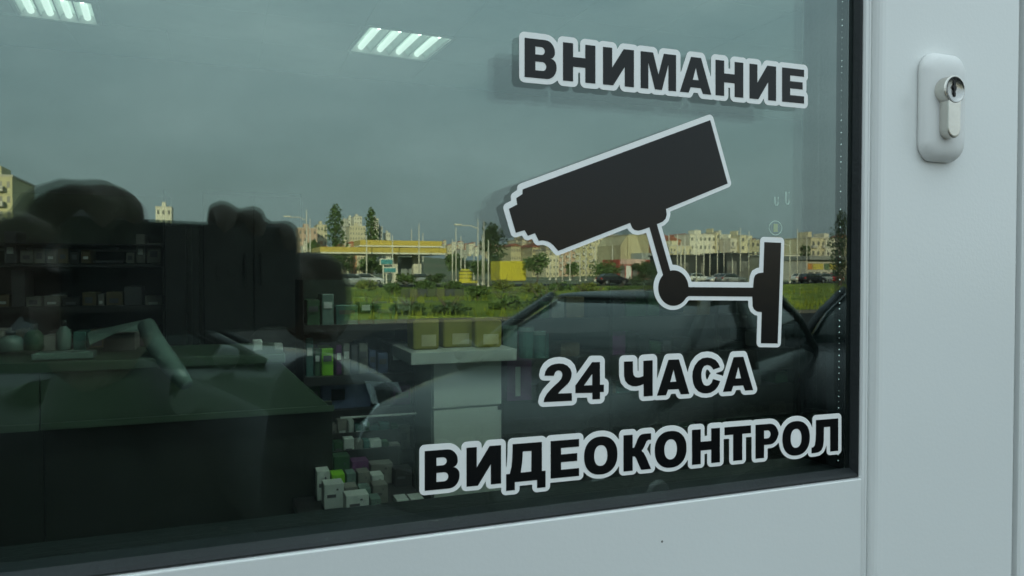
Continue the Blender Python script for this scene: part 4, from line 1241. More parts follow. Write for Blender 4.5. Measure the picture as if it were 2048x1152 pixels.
# ---- buildings
M_win = mat('dark window glass', (0.15, 0.15, 0.14), rough=0.25, var=.3, scale=.5)
M_roof = mat('red roof tile', (0.30, 0.10, 0.05), rough=.8, var=.2, scale=.4)
M_slab = mat('pale concrete slab', (0.45, 0.43, 0.38), rough=.85, var=.08, scale=.3)
WIN = {}
def win_mesh(w, h):
    k = (round(w, 2), round(h, 2))
    if k not in WIN:
        bm = bmesh.new(); box(bm, -w / 2, w / 2, -.06, .03, 0, h)
        me = bpy.data.meshes.new('window'); bm.to_mesh(me); bm.free(); me.materials.append(M_win); WIN[k] = me
    return WIN[k]
def building(label, pa, pb, ptop, Y, depth, color, floors, cols, ww=.40, wh=.42, name='apartment_block', cat='building', roof=None, balc=False, group=None, z0=0.0, lit=1.0, skip=.0):
    a, b = out(pa, ptop, Y), out(pb, ptop, Y)
    x0, x1, z1 = a.x, b.x, a.z
    y = -Y
    root = empty(name, ((x0 + x1) / 2, y, z0), label, cat, group)
    m = mat('wall %s' % str(color), color, rough=.85, var=.07, scale=.2)
    boxo('wall', m, root, x0, x1, y - depth, y, z0 - 2, z1)
    if roof == 'gable':
        bm = bmesh.new()
        hh = (x1 - x0) * .22
        secs = [[(x0 - .3, yy, z1), (x1 + .3, yy, z1), ((x0 + x1) / 2, yy, z1 + hh)] for yy in (y + .3, y - depth - .3)]
        loft(bm, secs); bmesh.ops.recalc_face_normals(bm, faces=bm.faces[:])
        obj('roof', bm, M_roof, root)
    elif roof == 'hip':
        bm = bmesh.new()
        hh = min(x1 - x0, depth) * .25
        q = min(x1 - x0, depth) * .4
        secs = [[(x0 - .4, y + .4, z1), (x1 + .4, y + .4, z1), (x1 + .4, y - depth - .4, z1), (x0 - .4, y - depth - .4, z1)], [(x0 + q, y - q, z1 + hh), (x1 - q, y - q, z1 + hh), (x1 - q, y - depth + q, z1 + hh), (x0 + q, y - depth + q, z1 + hh)]]
        loft(bm, secs); bmesh.ops.recalc_face_normals(bm, faces=bm.faces[:])
        obj('roof', bm, M_roof, root)
    else:
        boxo('parapet', M_slab, root, x0 - .15, x1 + .15, y - depth - .15, y + .15, z1, z1 + .35)
        boxo('roof_hut', m, root, x0 + (x1 - x0) * .35, x0 + (x1 - x0) * .6, y - depth * .7, y - depth * .3, z1 + .36, z1 + 2.4)
    fh = (z1 - z0) / floors; cw = (x1 - x0) / max(cols, 1)
    me = win_mesh(cw * ww, fh * wh) if cols else None
    for f in range(floors):
        for c in range(cols):
            if rnd.random() < skip: continue
            o = bpy.data.objects.new('window', me); COL.objects.link(o)
            o.parent = root
            o.location = (x0 + (c + .5) * cw - (x0 + x1) / 2, 0.0, f * fh + fh * .28)
        if balc and f > 0:
            for c in range(0, cols, 2):
                xx = x0 + c * cw
                boxo('balcony', M_slab, root, xx + .1, xx + cw * .95, y + .031, y + 1.1, z0 + f * fh, z0 + f * fh + .9)
    return root
CR = (.52, .47, .33); WH = (.60, .57, .48); PK = (.46, .33, .25); TN = (.42, .38, .24); OR = (.42, .22, .12); GR = (.40, .40, .36)
building('tall pale tower cut by the left edge of the glass', -70, 24, 350, 150, 16, (.50, .46, .28), 7, 6, balc=True, roof=None)
building('small white block above the phone edge', 311, 343, 414, 330, 12, WH, 7, 3)
building('pink brown block left of the poplar, its left half', 596, 634, 456, 380, 14, PK, 6, 4, skip=.1)
building('beige block left of the poplar, its right half', 634, 654, 450, 400, 14, CR, 7, 3)
building('white tower block right of the poplar, lowest of its group', 685, 697, 441, 600, 16, GR, 13, 3)
building('white tower block right of the poplar, second of its group', 697, 708, 436, 620, 16, WH, 14, 3)
building('white tower block right of the poplar, tallest of its group', 708, 724, 433, 590, 16, WH, 14, 3)
building('cream tower block right of the poplar, nearest of its group', 699, 731, 452, 520, 16, CR, 10, 6)
building('white slim tower right of the smaller poplar', 748, 757, 437, 600, 14, WH, 14, 2)
building('grey slim tower right of the smaller poplar', 757, 765, 453, 610, 14, GR, 12, 2)
building('small round topped white silo block above the yellow canopy', 772, 781, 466, 620, 12, WH, 8, 2)
# hillside town, far
for k in range(34):
    px = 884 + k * 3.9 + rnd.uniform(-2, 2) if k < 30 else rnd.uniform(560, 660)
    Y = rnd.uniform(760, 1150)
    t = rnd.uniform(481, 500)
    w = rnd.uniform(5, 10)
    zt_b = out(px, t, Y).z
    building('tiny far house among many on the distant hillside', px, px + w, t, Y, 10, rnd.choice([PK, CR, GR, WH]), 2, 2, .4, .4, name='hillside_house', cat='house', roof=rnd.choice(['hip', 'gable', 'gable']), group='far houses on the hillside', z0=max(0, zt_b - 9))
# middle right town
spec = [(1022, 1042, 492, 260, TN, 4, 4, 'hip', 'ochre house left of the tip of the camera picture'), (1044, 1064, 486, 300, CR, 5, 3, None, 'cream block under the lens of the camera picture'), (1064, 1092, 494, 250, TN, 4, 4, 'hip', 'ochre house under the lower edge of the camera picture'), (1092, 1118, 500, 240, CR, 4, 4, None, 'low cream block under the lower edge of the camera picture'),
        (1118, 1150, 490, 280, PK, 5, 5, None, 'pink block under the middle of the camera picture'), (1150, 1184, 482, 300, TN, 5, 5, None, 'ochre block under the middle of the camera picture'), (1184, 1212, 476, 320, CR, 6, 4, 'hip', 'cream block with red roof left of the blank tan hall'), (1210, 1238, 470, 380, PK, 6, 4, None, 'pink block behind the blank tan hall'),
        (1296, 1318, 472, 340, PK, 6, 3, 'hip', 'pink house right of the blank tan hall'), (1318, 1340, 474, 330, OR, 5, 3, 'hip', 'orange house behind the camera arm'), (1338, 1362, 480, 300, OR, 5, 4, 'hip', 'orange roofed house right of the camera arm'), (1356, 1384, 474, 330, OR, 5, 4, 'gable', 'orange gabled house left of the white apartment block'),
        (1340, 1384, 492, 260, CR, 4, 7, None, 'low cream terrace right of the camera arm')]
for pa, pb, t, Y, c, f, n, r, lab in spec:
    building(lab, pa, pb, t, Y, 14, c, f, n, .36, .38, name='town_house', roof=r, skip=.15, balc=(n > 4))
for k in range(26):
    px = rnd.uniform(1020, 1690); t = rnd.uniform(474, 498); Y = rnd.uniform(330, 560); w = rnd.uniform(14, 30)
    building('pale block in the crowd of town houses behind the front row', px, px + w, t, Y, 12, rnd.choice([PK, CR, WH, TN, OR]), 5, 3, .3, .34, name='town_block', roof=rnd.choice([None, None, 'hip']), group='town blocks in the second row')
for k in range(12):
    px = rnd.uniform(596, 720); t = rnd.uniform(484, 506); Y = rnd.uniform(260, 420); w = rnd.uniform(10, 22)
    building('low house in the crowd left of the yellow canopy', px, px + w, t, Y, 10, rnd.choice([PK, CR, WH, OR]), 3, 3, .3, .34, name='town_house', roof=rnd.choice([None, 'hip', 'gable']), group='low houses left of the canopy')
# blank tan hall with stepped gable
a, b = out(1241, 490, 210), out(1297, 471, 210)
hall = empty('blank_hall', ((a.x + b.x) / 2, -210, 0), 'big windowless tan hall with a sloping left shoulder', 'building')
M_hall = mat('tan render', (.44, .39, .25), rough=.85, var=.06, scale=.2)
xm = a.x + (b.x - a.x) * .24
bm = bmesh.new()
loft(bm, [[(a.x, yy, -1), (xm - .08, yy, -1), (xm - .08, yy, b.z - .2), (a.x, yy, a.z)] for yy in (-210, -226)])
bmesh.ops.recalc_face_normals(bm, faces=bm.faces[:]); obj('shoulder_wall', bm, M_hall, hall)
boxo('main_wall', M_hall, hall, xm, b.x, -226.2, -209.8, -1, b.z)
boxo('parapet', M_slab, hall, xm - .1, b.x + .1, -226.4, -209.6, b.z, b.z + .3)
boxo('low_annex', mat('grey cladding', (.34, .36, .36), rough=.6), hall, a.x + (b.x - a.x) * .35, b.x + 1.5, -209.7, -203, 0, out(1270, 506, 205).z)
# white apartment row
ap = [(1380, 1432, 469, 300, WH, 5, 6, 'white apartment block right of the orange gable'), (1432, 1440, 466, 299, CR, 6, 1, 'cream stair tower of the white apartment row'), (1440, 1461, 470, 298, GR, 5, 3, 'grey apartment block in the middle of the white row'), (1461, 1480, 478, 290, WH, 4, 2, 'lower white block with broad windows in the white row'), (1480, 1492, 471, 288, CR, 5, 1, 'slim cream block by the tall pale pole'), (1492, 1530, 480, 300, CR, 4, 4, 'cream block left of the wall plate picture'), (1530, 1600, 482, 310, PK, 4, 7, 'pink block behind the wall plate picture'), (1622, 1652, 476, 200, CR, 4, 3, 'cream apartment block near the right edge, left half with balcony'), (1652, 1690, 479, 199, WH, 4, 4, 'white apartment block near the right edge, right half')]
for pa, pb, t, Y, c, f, n, lab in ap:
    building(lab, pa, pb, t, Y, 13, c, f, n, .42, .40, balc=(n == 3 or n == 2))
# dark long sheds and the flat shop strip
M_shed = mat('dark shed cladding', (.035, .04, .04), rough=.7, var=.2, scale=.5)
def shed(label, pa, pb, t, Y, depth, m, name='long_shed'):
    a, b = out(pa, t, Y), out(pb, t, Y)
    root = empty(name, ((a.x + b.x) / 2, -Y, 0), label, 'shed')
    boxo('wall', m, root, a.x, b.x, -Y - depth, -Y, -1, a.z)
    boxo('roof', M_slab if m is not M_shed else m, root, a.x - .4, b.x + .4, -Y - depth - .4, -Y + .4, a.z + .002, a.z + .35)
    n = max(2, int((b.x - a.x) / 6))
    for k in range(n):
        x = a.x + (b.x - a.x) * (k + .5) / n
        boxo('bay_door', M_win, root, x - 1.6, x + 1.6, -Y + .002, -Y + .06, 0, a.z * .7)
    return root
shed('long dark shed in front of the white apartment row', 1345, 1475, 512, 180, 12, M_shed)
shed('dark hall with a higher roof left of the wall plate picture', 1452, 1500, 508, 170, 10, M_shed)
shed('pale low shed behind the wall plate picture', 1525, 1618, 512, 175, 9, mat('pale shed cladding', (.38, .38, .33), rough=.7))
a, b = out(1612, 512, 120), out(1690, 512, 120)
ss = empty('shop_strip', ((a.x + b.x) / 2, -120, 0), 'flat roofed shop strip with orange and yellow panels near the right edge', 'building')
boxo('wall', M_slab, ss, a.x, b.x, -130, -120, -1, a.z - .8)
boxo('roof', mat('grey flat roof', (.22, .23, .22), rough=.7), ss, a.x - .3, b.x + .3, -130.3, -118.6, a.z - .79, a.z)
pc = [(1616, 1624, (.5, .22, .06)), (1626, 1646, (.5, .42, .10)), (1649, 1658, (.12, .18, .10)), (1660, 1672, (.55, .45, .08)), (1674, 1688, (.45, .25, .10))]
for p, q, c in pc:
    p0, p1 = out(p, 527, 119.9), out(q, 539, 119.9)
    boxo('colour_panel', mat('panel %s' % str(c), c, rough=.6), ss, p0.x, p1.x, -119.98, -119.8, p1.z, p0.z)
for p in (1618, 1632, 1646, 1662, 1678):
    p0, p1 = out(p, 544, 119.9), out(p + 8, 552, 119.9)
    boxo('window', M_win, ss, p0.x, p1.x, -119.98, -119.85, .1, p0.z)
# red shop
a, b = out(1238, 519, 150), out(1300, 519, 150)
rs = empty('red_shop', ((a.x + b.x) / 2, -150, 0), 'low red fronted shop with a pale sign band beneath the blank tan hall', 'building')
M_red = mat('red cladding', (.40, .07, .05), rough=.6, var=.1, scale=.4)
boxo('wall', M_red, rs, a.x, b.x, -158, -150, -1, a.z)
boxo('sign_band', mat('pale pink sign', (.55, .38, .34), rough=.6), rs, a.x + .2, b.x - 1.4, -149.98, -149.7, a.z - 1.1, a.z + .1)
w5 = (b.x - a.x) / 5
for k in range(5):
    boxo('window', M_win if k != 1 else M_lab, rs, a.x + w5 * k + .15, a.x + w5 * (k + 1) - .15, -149.98, -149.85, .2, a.z - 1.4)
# yellow filling station
YF = 130
a, b = out(720, 482, YF), out(884, 482, YF)
fs = empty('filling_station', ((a.x + b.x) / 2, -YF, 0), 'filling station canopy with two yellow bands above a pale tapered pillar', 'filling station')
M_ystat = mat('station yellow', (.46, .35, .07), rough=.4, var=.04, scale=.3)
M_pale = mat('pale cladding', (.60, .58, .50), rough=.5, var=.04)
zb = [out(800, p, YF).z for p in (481, 491, 494, 497.5, 507, 510)]
boxo('upper_band', M_ystat, fs, a.x, b.x, -YF - 7, -YF, zb[1], zb[0], .03)
boxo('white_band', M_pale, fs, a.x - .1, b.x + .1, -YF - 6.9, -YF + .15, zb[2], zb[1] - .01)
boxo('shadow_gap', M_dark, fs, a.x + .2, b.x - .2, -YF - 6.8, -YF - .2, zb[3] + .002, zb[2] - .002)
b2_, a2_ = out(893, 500, YF - 6), out(640, 500, YF - 6)
boxo('lower_band', M_ystat, fs, a2_.x, b2_.x, -YF - 6.7, -YF + 6, zb[4], zb[3])
boxo('soffit', M_pale, fs, a2_.x + .1, b2_.x - .1, -YF - 6.6, -YF + 6.1, zb[5], zb[4] - .002)
p0, p1 = out(826, 520, YF), out(842, 520, YF)
boxo('pillar', M_pale, fs, p0.x, p1.x, -YF - 1, -YF + .2, -.5, zb[5] - .002)
p0, p1 = out(786, 520, YF), out(795, 520, YF)
boxo('pillar', M_pale, fs, p0.x, p1.x, -YF - 1, -YF + .2, -.5, zb[5] - .002)
p0, p1 = out(796, 512, YF + 5), out(826, 512, YF + 5)
boxo('kiosk', mat('grey kiosk', (.22, .26, .26), rough=.3), fs, p0.x, p1.x, -YF - 6, -YF - 3, 0, zb[5] - .3)
M_screen = mat('teal panel', (.07, .26, .28), rough=.3)
for p, q, t, bt in ((762, 785, 519, 528), (768, 791, 536, 544)):
    p0, p1 = out(p, t, 105), out(q, bt, 105)
    pn = empty('price_board', ((p0.x + p1.x) / 2, -105, 0), 'teal board with pale rim under the canopy, %s one' % ('upper' if t < 530 else 'lower'), 'sign', 'teal boards under the canopy')
    boxo('board', M_screen, pn, p0.x, p1.x, -105.2, -105, p1.z, p0.z)
    boxo('rim', M_pale, pn, p0.x - .15, p1.x + .15, -105.3, -105.201, p1.z - .12, p0.z + .15)
    boxo('post', M_pale, pn, p0.x + .3, p0.x + .5, -105.35, -105.301, 0, p0.z)
# yellow container and yellow tank
a, b = out(1000, 522, 125), out(1052, 522, 125)
yc = empty('yellow_container', ((a.x + b.x) / 2, -125, 0), 'bright yellow container standing on the far side of the lawn', 'container')
M_yb = mat('bright yellow steel', (.52, .45, .04), rough=.45, var=.1, scale=.5)
boxo('shell', M_yb, yc, a.x, b.x, -130, -125, .15, a.z)
nrib = 14
for k in range(nrib):
    x = a.x + (b.x - a.x) * (k + .5) / nrib
    boxo('rib', M_yb, yc, x - .08, x + .08, -124.99, -124.9, .3, a.z - .2)
a, b = out(922, 538, 110), out(948, 562, 110)
yt = empty('yellow_tank', ((a.x + b.x) / 2, -110, 0), 'yellow banded tank by the lawn, left of the twin poles', 'tank')
bm = bmesh.new(); rr = (b.x - a.x) / 2; cx = (a.x + b.x) / 2
tube(bm, [(cx, -111, .3), (cx, -111, .8), (cx, -111, a.z - .5), (cx, -111, a.z)], [rr, rr, rr, rr * .6], 16); obj('vessel', bm, M_yb, yt)
for t in (.35, .6, .85):
    bm = bmesh.new(); tube(bm, [(cx, -111, a.z * t - .06), (cx, -111, a.z * t + .06)], rr * 1.03, 16); obj('band', bm, M_shed, yt)
boxo('base', M_yb, yt, a.x - .6, b.x + .6, -112, -109.5, 0, .29)

# panel fence at the lawn
fn = empty('panel_fence', (out(860, 585, 45).x, -45, 0), 'low dark panel fence with posts across the lawn', 'fence')
p0 = out(800, 578, 45)
for k in range(7):
    a, b = out(802 + k * 18, 578, 45), out(802 + k * 18 + 15, 598, 45)
    boxo('fence_panel', mat('weathered panel %d' % (k % 3), [(.06, .08, .04), (.10, .11, .05), (.05, .06, .06)][k % 3], rough=.8), fn, a.x, b.x, -45.04, -45, .05, a.z)
    boxo('post', M_shed, fn, b.x + .02, b.x + .09, -45.06, -44.98, 0, a.z + .08)

# poles: slim street poles, some with lamp arms
M_pole = mat('galvanised pole', (.52, .50, .44), rough=.55, var=.08)
poles = [(613, 420, 105, True, 'tall white lamp pole left of the poplar'), (620, 438, 140, False, 'shorter pole right beside the tall white lamp pole'), (733, 470, 120, False, 'thin pole at the left end of the upper yellow band'), (785, 470, 118, False, 'thin pole across the yellow canopy, left one'), (823, 458, 150, False, 'reddish thin pole above the yellow canopy'), (838, 447, 110, False, 'tall thin pole above the right part of the canopy'), (846, 466, 150, False, 'thin pole close right of the tallest canopy pole'), (912, 455, 130, False, 'lone thin pole right of the canopy'), (922, 472, 170, False, 'faint thin pole between the lone pole and the twin poles'),
         (956, 438, 85, True, 'left pole of the tall twin poles'), (968, 442, 80, False, 'right pole of the tall twin poles'), (977, 480, 70, False, 'shorter pole right of the twin poles'), (965, 470, 90, False, 'slim pole between the twin poles'), (1125, 510, 110, False, 'thin pole under the middle of the camera picture'), (1160, 505, 120, False, 'thin pole left of the low green tree'), (1338, 466, 160, False, 'thin pole right of the camera arm'), (1355, 468, 150, False, 'second thin pole right of the camera arm'), (1370, 472, 140, False, 'third thin pole right of the camera arm'),
         (1393, 458, 105, False, 'pale pole before the white apartment block'), (1408, 466, 110, True, 'lamp pole with a round lamp before the white apartment block'), (1435, 478, 115, False, 'thin pole before the cream stair tower'), (1481, 456, 95, False, 'tall pale pole left of the wall plate picture'), (1498, 462, 110, False, 'thin pole close to the wall plate picture'), (1595, 458, 100, False, 'tall thin pole right of the wall plate picture'), (1614, 470, 105, False, 'thin pole left of the cream block near the right edge'), (1580, 480, 90, True, 'pale lamp pole right beside the wall plate picture')]
for k in range(16):
    px = [905, 930, 948, 990, 1100, 1112, 1140, 1172, 1190, 1225, 1330, 1362, 1420, 1448, 1465, 1640][k]
    poles.append((px, 478 + (k * 37) % 40, 120 + (k * 53) % 60, False, 'faint thin pole among the many poles before the town'))
for px, t, Y, lamp, lab in poles:
    p = out(px, t, Y)
    root = empty('street_pole', (p.x, -Y, 0), lab, 'pole', 'street poles across the lawn')
    r_p = max(.07, Y * .00085)
    bm = bmesh.new(); tube(bm, [(p.x, -Y, -.1), (p.x, -Y, p.z * .5), (p.x, -Y, p.z)], [r_p * 1.25, r_p, r_p * .7], 7); obj('shaft', bm, M_pole, root, True)
    bm = bmesh.new(); tube(bm, [(p.x, -Y, -.05), (p.x, -Y, .35)], r_p * 2, 8); obj('base', bm, M_pole, root)
    if lamp:
        bm = bmesh.new(); tube(bm, [(p.x, -Y, p.z * .86), (p.x - 1.0, -Y, p.z * .90), (p.x - 2.2, -Y, p.z * .90)], .06, 6); obj('arm', bm, M_pole, root)
        boxo('lamp_head', M_pale, root, p.x - 3.0, p.x - 2.1, -Y - .15, -Y + .15, p.z * .90 - .02, p.z * .90 + .16, .04)

# ---- cars
M_tyre = mat('tyre rubber', (.015, .015, .015), rough=.8)
M_rim = mat('alloy rim', (.45, .46, .47), rough=.3, metal=.9)
M_cglass = mat('car glass', (.028, .038, .035), rough=.06, var=.1, spec=.6)
M_lamp = mat('headlight lens', (.55, .60, .60), rough=.08, var=.1, spec=1.0, coat=1.0)
M_tail = mat('tail light', (.35, .02, .02), rough=.15)
M_trim = mat('black trim', (.015, .015, .016), rough=.5)
def car_paint(name, c):
    return mat(name, c, rough=.32, metal=.3, var=.05, scale=3, coat=.15)
def make_car(name, label, loc, heading, paint, roof_z=1.46, length=4.3, cat='car', group=None):
    root = empty(name, loc, label, cat, group)
    def part(nm, bm, m, parent=None, smooth=False):
        bmesh.ops.recalc_face_normals(bm, faces=bm.faces[:])
        me = bpy.data.meshes.new(nm); bm.to_mesh(me); bm.free(); me.materials.append(m)
        if smooth:
            for p in me.polygons: p.use_smooth = True
        o = bpy.data.objects.new(nm, me); COL.objects.link(o); o.parent = parent or root
        return o
    k = length / 4.3; dz = roof_z - 1.46
    st_ = [(-2.15, .62, .62, .42), (-2.10, .86, .74, .32), (-1.95, .98, .82, .26), (-1.5, 1.01 , .86, .22), (-.5, .97, .88, .20), (.5, .95, .88, .20), (.95, .95, .875, .20), (1.4, .90, .86, .21), (1.8, .82, .84, .22), (2.02, .72, .79, .26), (2.13, .60, .70, .32), (2.16, .50, .60, .38)]
    bm = bmesh.new(); secs = []
    for x, zt_, w, zb_ in st_:
        zt2 = zt_ + dz * .4
        s = []
        for yy, zz in ((w * .90, zb_), (w * .985, zb_ + .12), (w, zb_ + (zt2 - zb_) * .55), (w * .975, zb_ + (zt2 - zb_) * .86), (w * .90, zt2 - .015), (w * .72, zt2 + .012), (w * .3, zt2 + .03)):
            s.append((x * k, yy, zz))
        s += [(x_, -y_, z_) for x_, y_, z_ in reversed(s)]
        secs.append(s)
    loft(bm, secs)
    part('body', bm, paint, smooth=True)
    # greenhouse
    bz = .96 + dz * .4
    def ringp(xr, xf, w, z, n=6):
        pts = []
        for sx, sy, a0 in ((xf, 1, 0), (xr, 1, 90), (xr, -1, 180), (xf, -1, 270)):
            for q in range(n + 1):
                a = rad(a0 + 90 * q / n); r_ = .16
                cx_ = sx - math.copysign(r_, sx - (xr + xf) / 2)
                cy_ = sy * (w - r_)
                pts.append((cx_ * k + r_ * math.cos(a), cy_ + r_ * math.sin(a), z))
        return pts
    bm = bmesh.new()
    loft(bm, [ringp(-1.95, 1.05, .80, bz - .05), ringp(-1.62, .55, .74, bz + (roof_z - bz) * .5), ringp(-1.30, .12, .64, roof_z - .035)])
    part('windows', bm, M_cglass, smooth=True)
    bm = bmesh.new()
    loft(bm, [ringp(-1.34, .16, .66, roof_z - .045), ringp(-1.30, .12, .645, roof_z - .02), ringp(-1.15, -.02, .54, roof_z - .004), ringp(-.9, -.25, .38, roof_z + .004)])
    part('roof', bm, paint, smooth=True)
    for sy in (-1, 1):
        for pts in ([(1.03, .80, bz - .02), (.56, .75, bz + (roof_z - bz) * .5), (.12, .645, roof_z - .03)], [(-.25, .83, bz - .03), (-.32, .775, bz + (roof_z - bz) * .5), (-.42, .665, roof_z - .03)], [(-1.90, .76, bz - .02), (-1.60, .72, bz + (roof_z - bz) * .5), (-1.30, .63, roof_z - .03)]):
            bm = bmesh.new(); tube(bm, [(x * k, y * sy, z) for x, y, z in pts], [.045, .038, .035], 6)
            part('pillar', bm, paint if pts[0][0] > 0 or pts[0][0] < -1 else M_trim, smooth=True)
        bm = bmesh.new(); tube(bm, [(.78 * k, .86 * sy, bz), (.76 * k, 1.0 * sy, bz + .06), (.70 * k, 1.02 * sy, bz + .10)], [.05, .09, .06], 8)
        part('mirror', bm, paint, smooth=True)
        bm = bmesh.new(); 
        loft(bm, [[(1.80 * k, sy * .80, .60 + dz * .4), (2.06 * k, sy * .62, .56 + dz * .4), (2.02 * k, sy * .62, .70 + dz * .4), (1.76 * k, sy * .81, .76 + dz * .4)], [(1.80 * k, sy * .86, .60 + dz * .4), (2.135 * k, sy * .62, .56 + dz * .4), (2.06 * k, sy * .64, .72 + dz * .4), (1.74 * k, sy * .865, .78 + dz * .4)]])
        part('headlight', bm, M_lamp)
        bm = bmesh.new(); box(bm, -2.15 * k, -1.98 * k, min(sy * .58, sy * .80), max(sy * .58, sy * .80), .72, .92)
        part('tail_light', bm, M_tail)
        bm = bmesh.new(); box(bm, -.1 * k, .12 * k, sy * .895 - .015, sy * .895 + .015, .82 + dz * .3, .85 + dz * .3)
        part('door_handle', bm, M_trim)
    bm = bmesh.new(); box(bm, 2.10 * k, 2.185 * k, -.42, .42, .40, .56); part('grille', bm, M_trim)
    for x in (1.32, -1.28):
        for sy in (-1, 1):
            bm = bmesh.new(); tube(bm, [(x * k, sy * .68, .31), (x * k, sy * .70, .31), (x * k, sy * .87, .31), (x * k, sy * .89, .31)], [.28, .315, .315, .28], 20)
            w_ = part('wheel', bm, M_tyre)
            bm = bmesh.new(); tube(bm, [(x * k, sy * .885, .31), (x * k, sy * .897, .31)], [.21, .17], 16)
            part('rim', bm, M_rim, w_)
    root.rotation_euler = (0, 0, heading)
    return root
P_dark = car_paint('dark green car paint', (.022, .030, .026))
P_silver = car_paint('silver car paint', (.30, .32, .32))
P_white = car_paint('white car paint', (.65, .65, .63))
P_red = car_paint('red car paint', (.40, .03, .03))
P_black = car_paint('black car paint', (.012, .012, .014))
def head(dx, dy): return math.atan2(dy, dx)
make_car('parked_car', 'dark parked car closest to the door, mirrored behind the lettering', (2.85, -4.55, 0), head(-.86, .50), P_dark, 1.47)
make_car('parked_car', 'grey parked car mirrored left of the yellow cartons', (-.80, -6.1, 0), head(1, -.05), car_paint('grey car paint', (.05, .055, .055)), 1.50)
make_car('parked_car', 'dark parked car mirrored at the right edge of the glass', (6.3, -5.0, 0), head(-.86, .50), P_black, 1.48)
for px, Y, hd, pt, lab in ((1606, 100, 0, P_white, 'white car on the far road near the right edge'), (1640, 96, 3.14, P_silver, 'silver car on the far road near the dark poplar'), (1664, 98, 0, P_red, 'red car on the far road before the dark poplar'), (1625, 88, 0, P_black, 'black car on the far road near the right edge'), (1395, 110, 0, P_white, 'white car on the far road under the white apartment block'), (1440, 92, 3.14, P_white, 'white car on the far road above the bracket bar, left one'), (1462, 90, 0, P_silver, 'silver car on the far road above the bracket bar, right one'), (735, 100, 0, P_white, 'white car under the left part of the canopy'), (705, 92, 0, P_silver, 'silver car left of the sunlit bush'), (830, 98, 3.14, P_silver, 'silver car by the canopy pillar'), (1225, 88, 0, P_black, 'dark car left of the round bush')):
    p = out(px, 556, Y)
    make_car('far_car', lab, (p.x, -Y, 0.0), hd, pt, 1.48, group='cars on the far road')

# ================================================================== THE PHOTOGRAPHER AND THE PHONE
def PH(a, b, c):
    """a to the right, b up, c towards the door, measured from the phone's lens."""
    return EYE + R_ * a + U_ * b + F_ * c
M_phone = mat('black phone case', (.010, .010, .011), rough=.45, var=.2, scale=60)
phone = empty('phone', PH(-.02, -.004, -.005), 'dark phone held sideways in two hands, mirrored at the left of the glass', 'phone')
def slab(nm, m, a0, a1, b0, b1, c0, c1, r, parent=phone):
    bm = bmesh.new()
    ca, cb = (a0 + a1) / 2, (b0 + b1) / 2
    secs = []
    for c, i in ((c0, .0015), (c0 + .0015, 0), (c1 - .0015, 0), (c1, .0015)):
        secs.append([PH(ca + x, cb + z, c) for x, z in rrect(a1 - a0 - 2 * i, b1 - b0 - 2 * i, r, 6)])
    loft(bm, secs); bmesh.ops.recalc_face_normals(bm, faces=bm.faces[:])
    return obj(nm, bm, m, parent)
slab('phone_body', M_phone, -.102, .060, -.044, .036, -.0110, -.0022, .010)
slab('screen', M_cglass, -.098, .056, -.040, .032, -.0116, -.0111, .008)
def ring(nm, a, b, r0, r1, m):
    bm = bmesh.new()
    n = 20
    for rr in ((r0, r1),):
        q = [[bm.verts.new(PH(a + r_ * math.cos(2 * math.pi * k / n), b + r_ * math.sin(2 * math.pi * k / n), c)) for k in range(n)] for r_, c in ((r0, -.0021), (r0, -.0012), (r1, -.0012), (r1, -.0021))]
        for u, v in zip(q, q[1:]):
            for k in range(n): bm.faces.new((u[k], u[(k + 1) % n], v[(k + 1) % n], v[k]))
    bmesh.ops.recalc_face_normals(bm, faces=bm.faces[:])
    return obj(nm, bm, m, phone)
ring('camera_ring', 0, 0, .0045, .0065, M_phone)
ring('camera_ring', .018, 0, .0040, .0060, M_phone)

def skin(chains, sub=2):
    """chains: list of [(point, radius), ...] drawn as one skinned graph; equal points join."""
    vs, rs, es = [], [], []
    key = {}
    for ch in chains:
        prev = None
        for p, r in ch:
            k = tuple(round(x, 5) for x in p)
            if k not in key:
                key[k] = len(vs); vs.append(Vector(p)); rs.append(r)
            i = key[k]
            if prev is not None: es.append((prev, i))
            prev = i
    me = bpy.data.meshes.new('skin'); me.from_pydata(vs, es, [])
    o = bpy.data.objects.new('skin', me); COL.objects.link(o)
    md = o.modifiers.new('s', 'SKIN'); md.use_smooth_shade = True
    for i, sv in enumerate(me.skin_vertices[0].data):
        rr = rs[i] if hasattr(rs[i], '__len__') else (rs[i], rs[i])
        sv.radius = rr; sv.use_root = (i == 0)
    sb = o.modifiers.new('b', 'SUBSURF'); sb.levels = sub; sb.render_levels = sub
    m2 = bpy.data.meshes.new_from_object(o.evaluated_get(bpy.context.evaluated_depsgraph_get()))
    bpy.data.objects.remove(o); bpy.data.meshes.remove(me)
    return m2
def join_remesh(name, meshes, voxel, extra=None, smooth_it=4):
    bm = bmesh.new()
    for m_ in meshes:
        bm.from_mesh(m_)
    if extra: extra(bm)
    me = bpy.data.meshes.new(name); bm.to_mesh(me); bm.free()
    o = bpy.data.objects.new(name, me); COL.objects.link(o)
    r = o.modifiers.new('r', 'REMESH'); r.mode = 'VOXEL'; r.voxel_size = voxel; r.use_smooth_shade = True
    sm_ = o.modifiers.new('m', 'SMOOTH'); sm_.iterations = smooth_it; sm_.factor = .5
    m2 = bpy.data.meshes.new_from_object(o.evaluated_get(bpy.context.evaluated_depsgraph_get()))
    m2.name = name
    bpy.data.objects.remove(o); bpy.data.meshes.remove(me)
    m2.materials.clear()
    return m2
def ball(bm, c, rx, ry, rz, seg=20):
    mt = Matrix.Translation(c) @ Matrix.Diagonal((rx, ry, rz, 1))
    bmesh.ops.create_uvsphere(bm, u_segments=seg, v_segments=seg // 2, radius=1, matrix=mt)

